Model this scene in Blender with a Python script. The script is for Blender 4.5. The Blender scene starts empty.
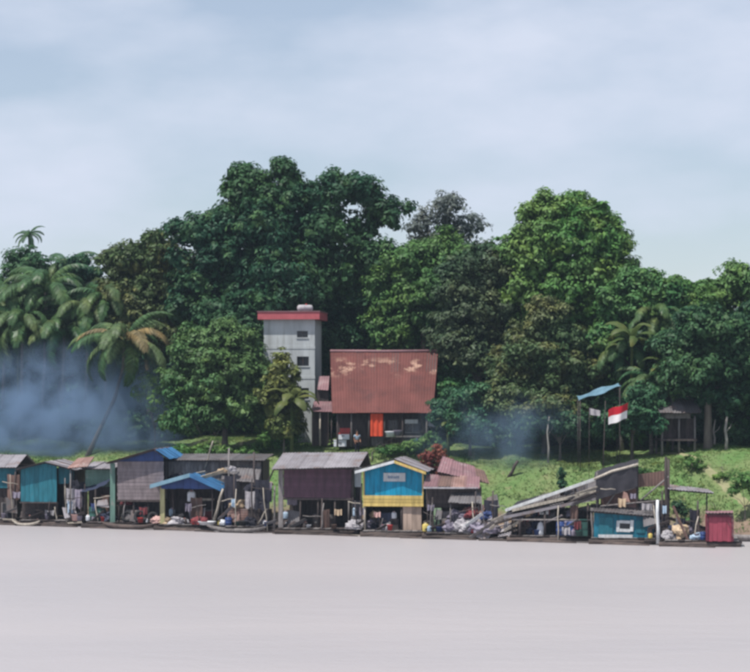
import bpy, bmesh, math, random
import numpy as np
from mathutils import Vector, Matrix

R = math.radians
scene = bpy.context.scene
COL = scene.collection
PI = math.pi

# ------------------------------------------------------------------ camera
F, CX, HY, CH = 2250.0, 375.0, 387.0, 10.0      # focal length in photo pixels, centre column, horizon row, eye height
cam_d = bpy.data.cameras.new('camera')
cam = bpy.data.objects.new('camera', cam_d); COL.objects.link(cam)
cam.location = (0, 0, CH); cam.rotation_euler = (R(90), 0, 0)
cam_d.sensor_fit = 'HORIZONTAL'; cam_d.sensor_width = 36.0
cam_d.lens = F * 36.0 / 750.0
cam_d.shift_y = (HY - 336.0) / 750.0
cam_d.clip_start = 0.5; cam_d.clip_end = 6000
scene.camera = cam

# ------------------------------------------------------------------ light
SUN_EL, SUN_AZ = 64.0, 230.0      # azimuth clockwise from +Y: behind the camera, to the left
SUN_STRENGTH, SKY_STRENGTH = 4.8, 0.085
w = bpy.data.worlds.new('World'); scene.world = w; w.use_nodes = True
nt = w.node_tree; nt.nodes.clear()
sky = nt.nodes.new('ShaderNodeTexSky'); sky.sky_type = 'NISHITA'; sky.sun_disc = False
sky.sun_elevation = R(SUN_EL); sky.sun_rotation = R(SUN_AZ)
sky.air_density = 1.0; sky.dust_density = 0.3; sky.ozone_density = 2.5
tc = nt.nodes.new('ShaderNodeTexCoord')
mp = nt.nodes.new('ShaderNodeMapping'); mp.inputs['Scale'].default_value = (1.0, 1.0, 2.6)
mp.inputs['Location'].default_value = (5.3, 2.1, 0.2)
no = nt.nodes.new('ShaderNodeTexNoise'); no.inputs['Scale'].default_value = 7.0
no.inputs['Detail'].default_value = 6; no.inputs['Roughness'].default_value = 0.5
rp = nt.nodes.new('ShaderNodeValToRGB')
rp.color_ramp.elements[0].position = 0.36; rp.color_ramp.elements[0].color = (0.40, 0.40, 0.40, 1)
rp.color_ramp.elements[1].position = 0.62; rp.color_ramp.elements[1].color = (0.95, 0.95, 0.95, 1)
mx = nt.nodes.new('ShaderNodeMix'); mx.data_type = 'RGBA'
mx.inputs[7].default_value = (6.9, 7.5, 8.9, 1)          # cloud radiance in the sky node's own units
bg = nt.nodes.new('ShaderNodeBackground'); bg.inputs['Strength'].default_value = SKY_STRENGTH
wo = nt.nodes.new('ShaderNodeOutputWorld')
L = nt.links.new
L(tc.outputs['Generated'], mp.inputs['Vector']); L(mp.outputs['Vector'], no.inputs['Vector'])
L(no.outputs['Fac'], rp.inputs['Fac']); L(rp.outputs['Color'], mx.inputs[0])
L(sky.outputs['Color'], mx.inputs[6]); L(mx.outputs[2], bg.inputs['Color']); L(bg.outputs[0], wo.inputs['Surface'])

sd = bpy.data.lights.new('sun', 'SUN'); sd.energy = SUN_STRENGTH; sd.angle = R(0.6); sd.color = (1.0, 0.95, 0.88)
sun = bpy.data.objects.new('sun', sd); COL.objects.link(sun)
_el, _az = R(SUN_EL), R(SUN_AZ)
sdir = Vector((math.sin(_az)*math.cos(_el), math.cos(_az)*math.cos(_el), math.sin(_el)))
sun.rotation_euler = sdir.to_track_quat('Z', 'Y').to_euler()
sun.location = (0, 100, 60)

scene.view_settings.view_transform = 'Standard'; scene.view_settings.look = 'None'
scene.view_settings.exposure = 0.25; scene.view_settings.gamma = 1.0
scene.view_settings.use_curve_mapping = False
scene.cycles.filter_width = 3.0
scene.cycles.use_denoising = True
scene.cycles.max_bounces = 8; scene.cycles.transparent_max_bounces = 12
scene.cycles.volume_bounces = 1; scene.cycles.volume_step_rate = 2.0

# ------------------------------------------------------------------ places
def Yd(px, d):                       # distance of a point d metres behind the oblique raft line, at a picture column
    return (150.5 + d) / (1 + 0.484*(px - CX)/F)
def PT(px, py, Y): return Vector(((px-CX)*Y/F, Y, CH-(py-HY)*Y/F))
def tt(x, y): return (y - (150.5 - 0.484*x))*0.9
def ground(x, y):
    t = tt(x, y)
    z = np.interp(t, [-400, 0, 6, 8.6, 10.5, 15, 18.5, 24, 60, 400], [-6, -3, -1.2, 0, 0.85, 4.5, 5.35, 5.75, 6.6, 9])
    k = np.clip((t-8)/6, 0, 1)
    z = z + k*(0.22*np.sin(x*0.42+1.1)*np.cos(y*0.33) + 0.12*np.sin(x*1.1+y*0.7) + 0.30*np.sin(x*0.17+2.0))
    return z

# ------------------------------------------------------------------ materials
MATS = {}
def nodes_of(name):
    m = bpy.data.materials.new(name); m.use_nodes = True
    n = m.node_tree; n.nodes.clear()
    out = n.nodes.new('ShaderNodeOutputMaterial')
    MATS[name] = m
    return m, n, out
def N(n, t, **kw):
    x = n.nodes.new(t)
    for k, v in kw.items(): setattr(x, k, v)
    return x
def noise(n, scale, detail=4, rough=0.55, stretch=(1, 1, 1)):
    g = N(n, 'ShaderNodeNewGeometry'); m = N(n, 'ShaderNodeMapping')
    m.inputs['Scale'].default_value = stretch
    t = N(n, 'ShaderNodeTexNoise'); t.inputs['Scale'].default_value = scale
    t.inputs['Detail'].default_value = detail; t.inputs['Roughness'].default_value = rough
    n.links.new(g.outputs['Position'], m.inputs['Vector']); n.links.new(m.outputs['Vector'], t.inputs['Vector'])
    return t.outputs['Fac']
def ramp(n, fac, p0, p1, c0=(0, 0, 0, 1), c1=(1, 1, 1, 1)):
    r = N(n, 'ShaderNodeValToRGB'); e = r.color_ramp.elements
    e[0].position, e[1].position = p0, p1; e[0].color, e[1].color = c0, c1
    n.links.new(fac, r.inputs['Fac']); return r.outputs['Color']
def mix(n, fac, a, b, mode='MIX'):
    m = N(n, 'ShaderNodeMix', data_type='RGBA', blend_type=mode)
    for s, v in ((0, fac), (6, a), (7, b)):
        if hasattr(v, 'is_output'): n.links.new(v, m.inputs[s])
        elif s == 0: m.inputs[0].default_value = v
        else: m.inputs[s].default_value = (v[0], v[1], v[2], 1)
    return m.outputs[2]
def vary(n, col, amount):            # value differs from piece to piece
    oi = N(n, 'ShaderNodeObjectInfo'); mr = N(n, 'ShaderNodeMapRange')
    mr.inputs['To Min'].default_value = 1-amount; mr.inputs['To Max'].default_value = 1+amount
    h = N(n, 'ShaderNodeHueSaturation')
    n.links.new(oi.outputs['Random'], mr.inputs['Value']); n.links.new(mr.outputs['Result'], h.inputs['Value'])
    n.links.new(col, h.inputs['Color']); return h.outputs['Color']
def surface(name, c, c2=None, rough=0.75, scale=2.0, stretch=(1, 1, 1), lo=0.38, hi=0.68, rand=0.14, metal=0.0,
            stain=None, stain_stretch=(1, 1, 1), stain_scale=0.7, stain_lo=0.55, stain_hi=0.72, bump=0.25, bump_scale=14, spec=0.3):
    m, n, out = nodes_of(name)
    c2 = c2 or tuple(x*0.62 for x in c)
    col = mix(n, ramp(n, noise(n, scale, 5, 0.6, stretch), lo, hi), c, c2)
    if stain: col = mix(n, ramp(n, noise(n, stain_scale, 6, 0.65, stain_stretch), stain_lo, stain_hi), col, stain)
    col = vary(n, col, rand)
    p = N(n, 'ShaderNodeBsdfPrincipled'); p.inputs['Roughness'].default_value = rough
    p.inputs['Metallic'].default_value = metal; p.inputs['Specular IOR Level'].default_value = spec
    n.links.new(col, p.inputs['Base Color'])
    if bump:
        b = N(n, 'ShaderNodeBump'); b.inputs['Strength'].default_value = bump; b.inputs['Distance'].default_value = 0.03
        n.links.new(noise(n, bump_scale, 4, 0.6, stretch), b.inputs['Height']); n.links.new(b.outputs['Normal'], p.inputs['Normal'])
    n.links.new(p.outputs[0], out.inputs['Surface']); return m
def paint(name, c, wear=(0.30, 0.27, 0.25), k=0.60, rough=0.6, rand=0.10):   # painted boards with dirt runs
    return surface(name, c, tuple(x*0.60 for x in c), rough, 1.6, (2.5, 2.5, 0.5), rand=rand+.05, stain=wear, stain_scale=1.3, stain_lo=k-.03, stain_hi=k+0.15, stain_stretch=(1.6, 1.6, .6))
def leafy(name, c, c2, trans=0.3, gloss=0.55, big=0.12, spec=0.22, var=0.4):
    m, n, out = nodes_of(name)
    g = N(n, 'ShaderNodeNewGeometry')
    col = mix(n, ramp(n, noise(n, big, 3), 0.40, 0.62), c, c2)
    col = mix(n, ramp(n, noise(n, big*5, 3), 0.50, 0.68), col, (c2[0]*1.35, c2[1]*1.18, c2[2]*.95))
    mr = N(n, 'ShaderNodeMapRange'); mr.inputs['To Min'].default_value = 1-var; mr.inputs['To Max'].default_value = 1+var
    n.links.new(g.outputs['Random Per Island'], mr.inputs['Value'])
    h = N(n, 'ShaderNodeHueSaturation'); n.links.new(mr.outputs['Result'], h.inputs['Value']); n.links.new(col, h.inputs['Color'])
    p = N(n, 'ShaderNodeBsdfPrincipled'); p.inputs['Roughness'].default_value = gloss; p.inputs['Specular IOR Level'].default_value = spec
    t = N(n, 'ShaderNodeBsdfTranslucent'); ms = N(n, 'ShaderNodeMixShader'); ms.inputs[0].default_value = trans
    n.links.new(h.outputs['Color'], p.inputs['Base Color']); n.links.new(h.outputs['Color'], t.inputs['Color'])
    n.links.new(p.outputs[0], ms.inputs[1]); n.links.new(t.outputs[0], ms.inputs[2]); n.links.new(ms.outputs[0], out.inputs['Surface'])
    return m

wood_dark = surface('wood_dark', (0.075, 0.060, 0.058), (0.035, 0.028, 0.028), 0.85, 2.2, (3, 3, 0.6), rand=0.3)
wood_grey = surface('wood_grey', (0.20, 0.185, 0.18), (0.10, 0.09, 0.09), 0.85, 2.5, (3, 3, 0.6), rand=0.3)
wood_pale = surface('wood_pale', (0.44, 0.40, 0.34), (0.26, 0.23, 0.19), 0.8, 2.5, (3, 3, 0.6), rand=0.2)
wood_log = surface('wood_log', (0.085, 0.064, 0.056), (0.035, 0.028, 0.028), 0.8, 1.8, (0.6, 3, 3), rand=0.35)
teal_paint = paint('teal_paint', (0.020, 0.155, 0.205), (0.06, 0.12, 0.14), 0.64)
green_paint = paint('green_paint', (0.13, 0.235, 0.195))
palegreen_paint = paint('palegreen_paint', (0.32, 0.46, 0.29))
mauve_wall = paint('mauve_wall', (0.22, 0.185, 0.195), (0.14, 0.12, 0.12))
plum_wall = paint('plum_wall', (0.105, 0.052, 0.075), (0.13, 0.09, 0.10), 0.66)
blue_paint = paint('blue_paint', (0.004, 0.25, 0.42), (0.03, 0.22, 0.32), 0.70, rand=0.06)
yellow_paint = paint('yellow_paint', (0.56, 0.42, 0.14), (0.52, 0.27, 0.10), 0.60)
post_cream = paint('post_cream', (0.40, 0.38, 0.20), (0.30, 0.26, 0.14), 0.6)
buff_panel = paint('buff_panel', (0.42, 0.32, 0.26), (0.30, 0.22, 0.18), 0.62)
cabin_blue = paint('cabin_blue', (0.012, 0.15, 0.22), (0.015, 0.06, 0.11), 0.58)
booth_red = paint('booth_red', (0.30, 0.055, 0.085), (0.22, 0.05, 0.07), 0.66)
booth_dark = paint('booth_dark', (0.14, 0.025, 0.045))
orange_cloth = surface('orange_cloth', (0.62, 0.085, 0.04), (0.50, 0.07, 0.035), 0.8, bump=0.1, spec=0.1)
white_paint = surface('white_paint', (0.58, 0.60, 0.61), (0.40, 0.41, 0.42), 0.6, 1.8, (2, 2, 0.5))
concrete = surface('concrete', (0.44, 0.47, 0.48), (0.32, 0.34, 0.35), 0.85, 0.9, (2.0, 2.0, 0.35), stain=(0.26, 0.27, 0.265), stain_scale=1.6, stain_stretch=(1.8, 1.8, .22), stain_lo=0.52, stain_hi=0.74, rand=0.0)
tower_red = surface('tower_red', (0.40, 0.095, 0.11), (0.32, 0.075, 0.085), 0.6, rand=0.05)
roof_brown = surface('roof_brown', (0.140, 0.056, 0.050), (0.105, 0.045, 0.041), 0.9, 0.8, (1, 1, 1), stain=(0.085, 0.042, 0.040), stain_scale=0.5, rand=0.10, bump=0, spec=0.08)
def worn_roof():
    m = MATS['roof_brown']; n = m.node_tree; p = [q for q in n.nodes if q.type == 'BSDF_PRINCIPLED'][0]; old = p.inputs['Base Color'].links[0].from_socket
    g = N(n, 'ShaderNodeNewGeometry'); sx = N(n, 'ShaderNodeSeparateXYZ'); n.links.new(g.outputs['Position'], sx.inputs[0])
    up = N(n, 'ShaderNodeMapRange'); dn = N(n, 'ShaderNodeMapRange')
    for q, a, b in ((up, 10.6, 11.4), (dn, 12.35, 11.8)):
        q.inputs['From Min'].default_value = a; q.inputs['From Max'].default_value = b; n.links.new(sx.outputs['Z'], q.inputs['Value'])
    mu = N(n, 'ShaderNodeMath', operation='MULTIPLY'); n.links.new(up.outputs[0], mu.inputs[0]); n.links.new(dn.outputs[0], mu.inputs[1])
    pk = ramp(n, noise(n, .75, 6, .7, (1, 1, 1.5)), .53, .60); mk = mix(n, 1.0, pk, mu.outputs[0], 'MULTIPLY')
    n.links.new(mix(n, mk, old, (.33, .21, .16)), p.inputs['Base Color'])
worn_roof()
tin_grey = surface('tin_grey', (0.27, 0.255, 0.275), (0.18, 0.165, 0.175), 0.55, 0.9, stain=(0.20, 0.13, 0.105), stain_scale=0.9, rand=0.15, metal=0.15, bump=0)
tin_rust = surface('tin_rust', (0.26, 0.16, 0.14), (0.15, 0.085, 0.07), 0.7, 1.0, stain=(0.33, 0.29, 0.28), stain_scale=0.8, rand=0.25, bump=0)
tin_pink = surface('tin_pink', (0.21, 0.115, 0.125), (0.14, 0.08, 0.09), 0.65, 0.9, stain=(0.25, 0.20, 0.20), stain_scale=1.0, rand=0.18, bump=0)
tin_brown = surface('tin_brown', (0.14, 0.085, 0.07), (0.085, 0.055, 0.048), 0.75, 1.0, rand=0.2, bump=0)
tin_dark = surface('tin_dark', (0.12, 0.115, 0.12), (0.07, 0.062, 0.064), 0.65, 1.0, stain=(0.15, 0.10, 0.085), stain_scale=0.9, rand=0.25, bump=0)
blue_sheet = surface('blue_sheet', (0.045, 0.16, 0.32), (0.03, 0.10, 0.22), 0.45, 1.1, rand=0.12, bump=0)
tarp_blue = surface('tarp_blue', (0.030, 0.062, 0.20), (0.02, 0.042, 0.13), 0.5, 2.0, rand=0.05, bump=0.3, bump_scale=5)
tarp_navy = surface('tarp_navy', (0.03, 0.04, 0.075), (0.02, 0.025, 0.05), 0.55, 2.0, rand=0.1, bump=0.3, bump_scale=5)
tarp_awning = surface('tarp_awning', (0.13, 0.23, 0.30), (0.08, 0.15, 0.20), 0.7, 1.5, rand=0.1, spec=0.1)
tarp_paleblue = surface('tarp_paleblue', (0.20, 0.34, 0.43), (0.13, 0.24, 0.32), 0.6, 1.5, rand=0.1)
black_tarp = surface('black_tarp', (0.035, 0.033, 0.040), (0.022, 0.021, 0.026), 0.5, 2.0, bump=0.4, bump_scale=5)
cloth_white = surface('cloth_white', (0.40, 0.385, 0.40), (0.24, 0.225, 0.25), 0.85, 3.0, rand=0.12, bump=0.1, spec=0.1)
cloth_pink = surface('cloth_pink', (0.55, 0.36, 0.33), (0.42, 0.26, 0.25), 0.85, 3.0, rand=0.15, spec=0.1)
cloth_lilac = surface('cloth_lilac', (0.23, 0.21, 0.26), (0.14, 0.125, 0.165), 0.85, 3.0, rand=0.25, spec=0.1)
cloth_tan = surface('cloth_tan', (0.50, 0.39, 0.27), (0.34, 0.25, 0.17), 0.85, 2.0, rand=0.15, spec=0.1)
cloth_red = surface('cloth_red', (0.19, 0.05, 0.055), (0.12, 0.04, 0.045), 0.85, 2.0, rand=0.2, spec=0.1)
cloth_blue = surface('cloth_blue', (0.06, 0.085, 0.20), (0.04, 0.055, 0.13), 0.85, 2.0, rand=0.2, spec=0.1)
cloth_paleblue = surface('cloth_paleblue', (0.36, 0.46, 0.56), (0.27, 0.36, 0.46), 0.85, 2.0, rand=0.15, spec=0.1)
cloth_dark = surface('cloth_dark', (0.035, 0.035, 0.045), (0.02, 0.02, 0.03), 0.9, 2.0, rand=0.2, spec=0.1)
flag_red = surface('flag_red', (0.46, 0.02, 0.035), (0.38, 0.018, 0.03), 0.8, rand=0.0, bump=0, spec=0.1)
flag_white = surface('flag_white', (0.75, 0.73, 0.74), (0.66, 0.64, 0.65), 0.8, rand=0.0, bump=0, spec=0.1)
plastic_blue = surface('plastic_blue', (0.022, 0.05, 0.17), (0.018, 0.04, 0.12), 0.4, rand=0.15, bump=0, spec=0.4)
plastic_white = surface('plastic_white', (0.66, 0.68, 0.72), (0.52, 0.54, 0.58), 0.4, rand=0.1, bump=0, spec=0.4)
plastic_yellow = surface('plastic_yellow', (0.62, 0.50, 0.14), (0.5, 0.38, 0.10), 0.4, rand=0.1, bump=0, spec=0.4)
plastic_red = surface('plastic_red', (0.40, 0.03, 0.03), (0.30, 0.03, 0.03), 0.4, rand=0.1, bump=0, spec=0.4)
plastic_green = surface('plastic_green', (0.022, 0.085, 0.068), (0.016, 0.05, 0.045), 0.45, rand=0.1, bump=0, spec=0.4)
rubber = surface('rubber', (0.022, 0.022, 0.024), (0.035, 0.034, 0.034), 0.8, 3.0, rand=0.2, bump=0.1)
iron = surface('iron', (0.09, 0.085, 0.085), (0.10, 0.055, 0.04), 0.6, 2.0, rand=0.2, metal=0.3, bump=0.1)
dark_glass = surface('dark_glass', (0.014, 0.016, 0.02), (0.01, 0.012, 0.016), 0.25, rand=0.0, bump=0, spec=0.5)
ink = surface('ink', (0.14, 0.20, 0.28), (0.11, 0.16, 0.24), 0.7, rand=0.0, bump=0)
skin = surface('skin', (0.30, 0.155, 0.10), (0.26, 0.13, 0.085), 0.6, rand=0.0, bump=0)
hair_m = surface('hair', (0.012, 0.010, 0.010), (0.018, 0.014, 0.012), 0.6, rand=0.0, bump=0.2)
bark = surface('bark', (0.155, 0.135, 0.115), (0.07, 0.06, 0.052), 0.9, 1.6, (2, 2, 0.4), rand=0.3, bump=0.6, bump_scale=6)
bark_pale = surface('bark_pale', (0.36, 0.34, 0.31), (0.22, 0.20, 0.18), 0.9, 1.6, (2, 2, 0.6), rand=0.15, bump=0.4, bump_scale=6)
bark_palm = surface('bark_palm', (0.19, 0.17, 0.15), (0.10, 0.09, 0.08), 0.9, 5.0, (0.3, 0.3, 3), rand=0.2, bump=0.6, bump_scale=8)

leaf_deep = leafy('leaf_deep', (0.020, 0.072, 0.038), (0.044, 0.108, 0.044))
leaf_mid = leafy('leaf_mid', (0.046, 0.140, 0.046), (0.084, 0.170, 0.050))
leaf_bright = leafy('leaf_bright', (0.065, 0.180, 0.046), (0.115, 0.210, 0.058))
leaf_olive = leafy('leaf_olive', (0.066, 0.110, 0.042), (0.105, 0.125, 0.050))
leaf_brown = leafy('leaf_brown', (0.062, 0.115, 0.046), (0.105, 0.128, 0.055))
leaf_hazed = leafy('leaf_hazed', (0.105, 0.135, 0.125), (0.135, 0.160, 0.150))  # lighter and greyer: distance haze painted into the leaf colour
leaf_blue = leafy('leaf_blue', (0.030, 0.105, 0.055), (0.048, 0.125, 0.060))
leaf_palm = leafy('leaf_palm', (0.062, 0.125, 0.050), (0.100, 0.150, 0.065), 0.3, 0.5)
leaf_palmdark = leafy('leaf_palmdark', (0.034, 0.100, 0.042), (0.065, 0.125, 0.050), 0.3, 0.40)
leaf_dry = leafy('leaf_dry', (0.145, 0.115, 0.055), (0.185, 0.15, 0.075), 0.25, 0.6)
leaf_banana = leafy('leaf_banana', (0.070, 0.115, 0.034), (0.105, 0.130, 0.045), 0.4, 0.5)
leaf_red = leafy('leaf_red', (0.16, 0.042, 0.036), (0.20, 0.085, 0.07), 0.25)
grass_m = leafy('grass_blades', (0.090, 0.180, 0.056), (0.140, 0.190, 0.070), 0.35, 0.8, 0.25, 0.1, 0.18)

# ground: earth, mud by the water, grass-green soil and worn patches
def make_ground_mat():
    m, n, out = nodes_of('bank_soil')
    g = N(n, 'ShaderNodeNewGeometry'); sx = N(n, 'ShaderNodeSeparateXYZ'); n.links.new(g.outputs['Position'], sx.inputs[0])
    grass = mix(n, ramp(n, noise(n, 0.35, 6, 0.65), 0.36, 0.64), (0.090, 0.170, 0.054), (0.150, 0.182, 0.078))
    grass = mix(n, ramp(n, noise(n, 0.8, 5, 0.65), 0.60, 0.74), grass, (0.20, 0.18, 0.10))
    mud = mix(n, ramp(n, noise(n, 0.8, 6, 0.6), 0.35, 0.65), (0.21, 0.155, 0.115), (0.13, 0.095, 0.075))
    ad = N(n, 'ShaderNodeMath', operation='ADD'); ml = N(n, 'ShaderNodeMath', operation='MULTIPLY_ADD')
    ml.inputs[1].default_value = 2.4; ml.inputs[2].default_value = -1.2
    n.links.new(noise(n, 0.5, 5), ml.inputs[0]); n.links.new(sx.outputs['Z'], ad.inputs[0]); n.links.new(ml.outputs[0], ad.inputs[1])
    mr = N(n, 'ShaderNodeMapRange'); mr.inputs['From Min'].default_value = 0.9; mr.inputs['From Max'].default_value = 1.7
    n.links.new(ad.outputs[0], mr.inputs['Value'])
    col = mix(n, mr.outputs['Result'], mud, grass)
    p = N(n, 'ShaderNodeBsdfPrincipled'); p.inputs['Roughness'].default_value = 0.9; p.inputs['Specular IOR Level'].default_value = 0.15
    b = N(n, 'ShaderNodeBump'); b.inputs['Strength'].default_value = 0.3; b.inputs['Distance'].default_value = 0.10
    n.links.new(noise(n, 2.2, 6, 0.7), b.inputs['Height']); n.links.new(b.outputs['Normal'], p.inputs['Normal'])
    n.links.new(col, p.inputs['Base Color']); n.links.new(p.outputs[0], out.inputs['Surface']); return m
bank_soil = make_ground_mat()
path_earth = surface('path_earth', (0.24, 0.23, 0.13), (0.16, 0.18, 0.08), 0.9, 1.2, rand=0.0, bump=0.5, bump_scale=3)
def make_water():
    m, n, out = nodes_of('silty_water')
    col = mix(n, ramp(n, noise(n, 0.05, 4, 0.55, (0.4, 1, 1)), 0.35, 0.65), (0.315, 0.298, 0.308), (0.345, 0.322, 0.328))
    p = N(n, 'ShaderNodeBsdfPrincipled'); p.inputs['Roughness'].default_value = 0.42; p.inputs['IOR'].default_value = 1.33
    p.inputs['Specular IOR Level'].default_value = 0.5
    b = N(n, 'ShaderNodeBump'); b.inputs['Strength'].default_value = 0.3; b.inputs['Distance'].default_value = 0.08
    b2 = N(n, 'ShaderNodeBump'); b2.inputs['Strength'].default_value = 0.35; b2.inputs['Distance'].default_value = 0.25
    n.links.new(noise(n, 2.6, 4, 0.6, (0.7, 1.3, 1)), b.inputs['Height'])
    n.links.new(noise(n, 0.35, 4, 0.6, (0.6, 1.4, 1)), b2.inputs['Height'])
    n.links.new(b2.outputs['Normal'], b.inputs['Normal']); n.links.new(b.outputs['Normal'], p.inputs['Normal'])
    n.links.new(col, p.inputs['Base Color']); n.links.new(p.outputs[0], out.inputs['Surface']); return m
silty_water = make_water()

# ------------------------------------------------------------------ mesh helpers
def mesh(name, v, f, mat, smooth=False):
    me = bpy.data.meshes.new(name); me.from_pydata([tuple(p) for p in v], [], f)
    for m in (mat if isinstance(mat, (list, tuple)) else [mat]): me.materials.append(m)
    if smooth: me.polygons.foreach_set('use_smooth', [True]*len(me.polygons))
    me.update(); return me
def quads_np(name, V, mat, k=4, smooth=False):       # V: (n, k, 3) separate faces
    n = V.shape[0]; me = bpy.data.meshes.new(name)
    me.vertices.add(n*k); me.vertices.foreach_set('co', V.reshape(-1).astype(np.float32))
    me.loops.add(n*k); me.loops.foreach_set('vertex_index', np.arange(n*k, dtype=np.int32))
    me.polygons.add(n); me.polygons.foreach_set('loop_start', np.arange(0, n*k, k, dtype=np.int32))
    me.polygons.foreach_set('loop_total', np.full(n, k, dtype=np.int32))
    if smooth: me.polygons.foreach_set('use_smooth', np.ones(n, dtype=bool))
    me.materials.append(mat); me.update(); me.validate(); return me
def link(name, data, parent=None, loc=(0, 0, 0), rot=(0, 0, 0), scale=(1, 1, 1)):
    o = bpy.data.objects.new(name, data); COL.objects.link(o)
    o.location = loc; o.rotation_euler = rot; o.scale = scale
    if parent is not None: o.parent = parent
    return o
def tag(o, label, cat, group=None):
    o['label'] = label; o['category'] = cat
    if group: o['group'] = group
    return o
def thing(name, label, cat, loc=(0, 0, 0), rz=0.0, group=None):
    o = link(name, None, None, loc, (0, 0, rz)); o.empty_display_size = 0.3
    return tag(o, label, cat, group)
BOXV = [(-.5, -.5, -.5), (.5, -.5, -.5), (.5, .5, -.5), (-.5, .5, -.5), (-.5, -.5, .5), (.5, -.5, .5), (.5, .5, .5), (-.5, .5, .5)]
BOXF = [(0, 3, 2, 1), (4, 5, 6, 7), (0, 1, 5, 4), (1, 2, 6, 5), (2, 3, 7, 6), (3, 0, 4, 7)]
UNIT = {}
def box(name, parent, x0, x1, y0, y1, z0, z1, mat, rot=(0, 0, 0)):       # scaled copy of one shared unit block
    if mat.name not in UNIT: UNIT[mat.name] = mesh('block_'+mat.name, BOXV, BOXF, mat)
    return link(name, UNIT[mat.name], parent, ((x0+x1)/2, (y0+y1)/2, (z0+z1)/2), rot, (x1-x0, y1-y0, z1-z0))
def slab(name, parent, x0, x1, y0, y1, z0, z1, mat):                     # unscaled block that may carry pieces of its own
    v = [(x0 if a < 0 else x1, y0 if b < 0 else y1, z0 if c < 0 else z1) for a, b, c in BOXV]
    return link(name, mesh(name, v, BOXF, mat), parent)
def tube_data(pts, radii, n=8, caps=True):
    pts = [Vector(p) for p in pts]; v, f = [], []
    up = Vector((0.31, 0.17, 0.93))
    for i, p in enumerate(pts):
        d = (pts[min(i+1, len(pts)-1)] - pts[max(i-1, 0)]).normalized()
        a = d.cross(up)
        if a.length < 0.2: a = d.cross(Vector((1, 0, 0)))
        a.normalize(); b = d.cross(a)
        for k in range(n):
            t = 2*PI*k/n; v.append(p + (a*math.cos(t) + b*math.sin(t))*radii[i])
    for i in range(len(pts)-1):
        for k in range(n):
            f.append((i*n+k, i*n+(k+1) % n, (i+1)*n+(k+1) % n, (i+1)*n+k))
    if caps:
        f.append(tuple(range(n))[::-1]); f.append(tuple(range((len(pts)-1)*n, len(pts)*n)))
    return v, f
def tube(name, parent, pts, r, mat, n=8, smooth=True):
    radii = r if isinstance(r, (list, tuple)) else [r]*len(pts)
    v, f = tube_data(pts, radii, n)
    return link(name, mesh(name, v, f, mat, smooth), parent)
def lathe(name, parent, prof, mat, n=14, loc=(0, 0, 0), rot=(0, 0, 0)):
    v, f = [], []
    for r, z in prof:
        for k in range(n): v.append((r*math.cos(2*PI*k/n), r*math.sin(2*PI*k/n), z))
    for i in range(len(prof)-1):
        for k in range(n): f.append((i*n+k, i*n+(k+1) % n, (i+1)*n+(k+1) % n, (i+1)*n+k))
    f.append(tuple(range(n))[::-1]); f.append(tuple(range((len(prof)-1)*n, len(prof)*n)))
    me = mesh(name, v, f, mat, True)
    return link(name, me, parent, loc, rot)
def joined(parts):           # [(v, f)] -> one (v, f)
    V, Fc = [], []
    for v, f in parts:
        o = len(V); V += list(v); Fc += [tuple(i+o for i in q) for q in f]
    return V, Fc
def box_data(x0, x1, y0, y1, z0, z1):
    return [(x0 if a < 0 else x1, y0 if b < 0 else y1, z0 if c < 0 else z1) for a, b, c in BOXV], BOXF
rng = random.Random(5)

def plank_wall(root, x0, x1, z0, z1, y, mat, size=0.26, vertical=False, top=None, name='wall', r=rng):
    """backing wall with every board a child; top(x) gives a sloping upper edge for upright boards"""
    if top is None:
        wv, wf = box_data(x0+.012, x1-.012, y+.03, y+.08, z0+.012, z1-.012)
    else:
        n = 12; xs = [x0+.012+(x1-x0-.024)*i/n for i in range(n+1)]; wv, wf = [], []
        for x in xs: wv += [(x, y+.03, z0+.012), (x, y+.08, z0+.012), (x, y+.08, top(x)-.02), (x, y+.03, top(x)-.02)]
        for i in range(n):
            for k in range(4): wf.append((i*4+k, (i+1)*4+k, (i+1)*4+(k+1) % 4, i*4+(k+1) % 4))
        wf += [(0, 1, 2, 3), (n*4+3, n*4+2, n*4+1, n*4)]
    wl = link(name, mesh(name, wv, wf, mat), root)
    if vertical or top:
        n = max(2, round((x1-x0)/size)); st = (x1-x0)/n
        for i in range(n):
            a, b = x0+i*st+.008, x0+(i+1)*st-.008; dz = r.uniform(-.03, .02); dy = r.uniform(-.012, .012)
            if top:
                v = [(a, y+dy, z0+dz), (b, y+dy, z0+dz), (b, y+.034, z0+dz), (a, y+.034, z0+dz),
                     (a, y+dy, top(a)), (b, y+dy, top(b)), (b, y+.034, top(b)), (a, y+.034, top(a))]
                link('plank', mesh('plank', v, BOXF, mat), wl)
            else: box('plank', wl, a, b, y+dy, y+.034, z0+dz, z1+r.uniform(-.02, .03), mat)
    else:
        n = max(2, round((z1-z0)/size)); st = (z1-z0)/n
        for i in range(n):
            dy = r.uniform(-.014, .014)
            box('plank', wl, x0+r.uniform(-.03, .02), x1+r.uniform(-.02, .03), y+dy, y+.034, z0+i*st+.008, z0+(i+1)*st-.008, mat, (0, r.uniform(-.004, .004), 0))
    return wl
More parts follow.
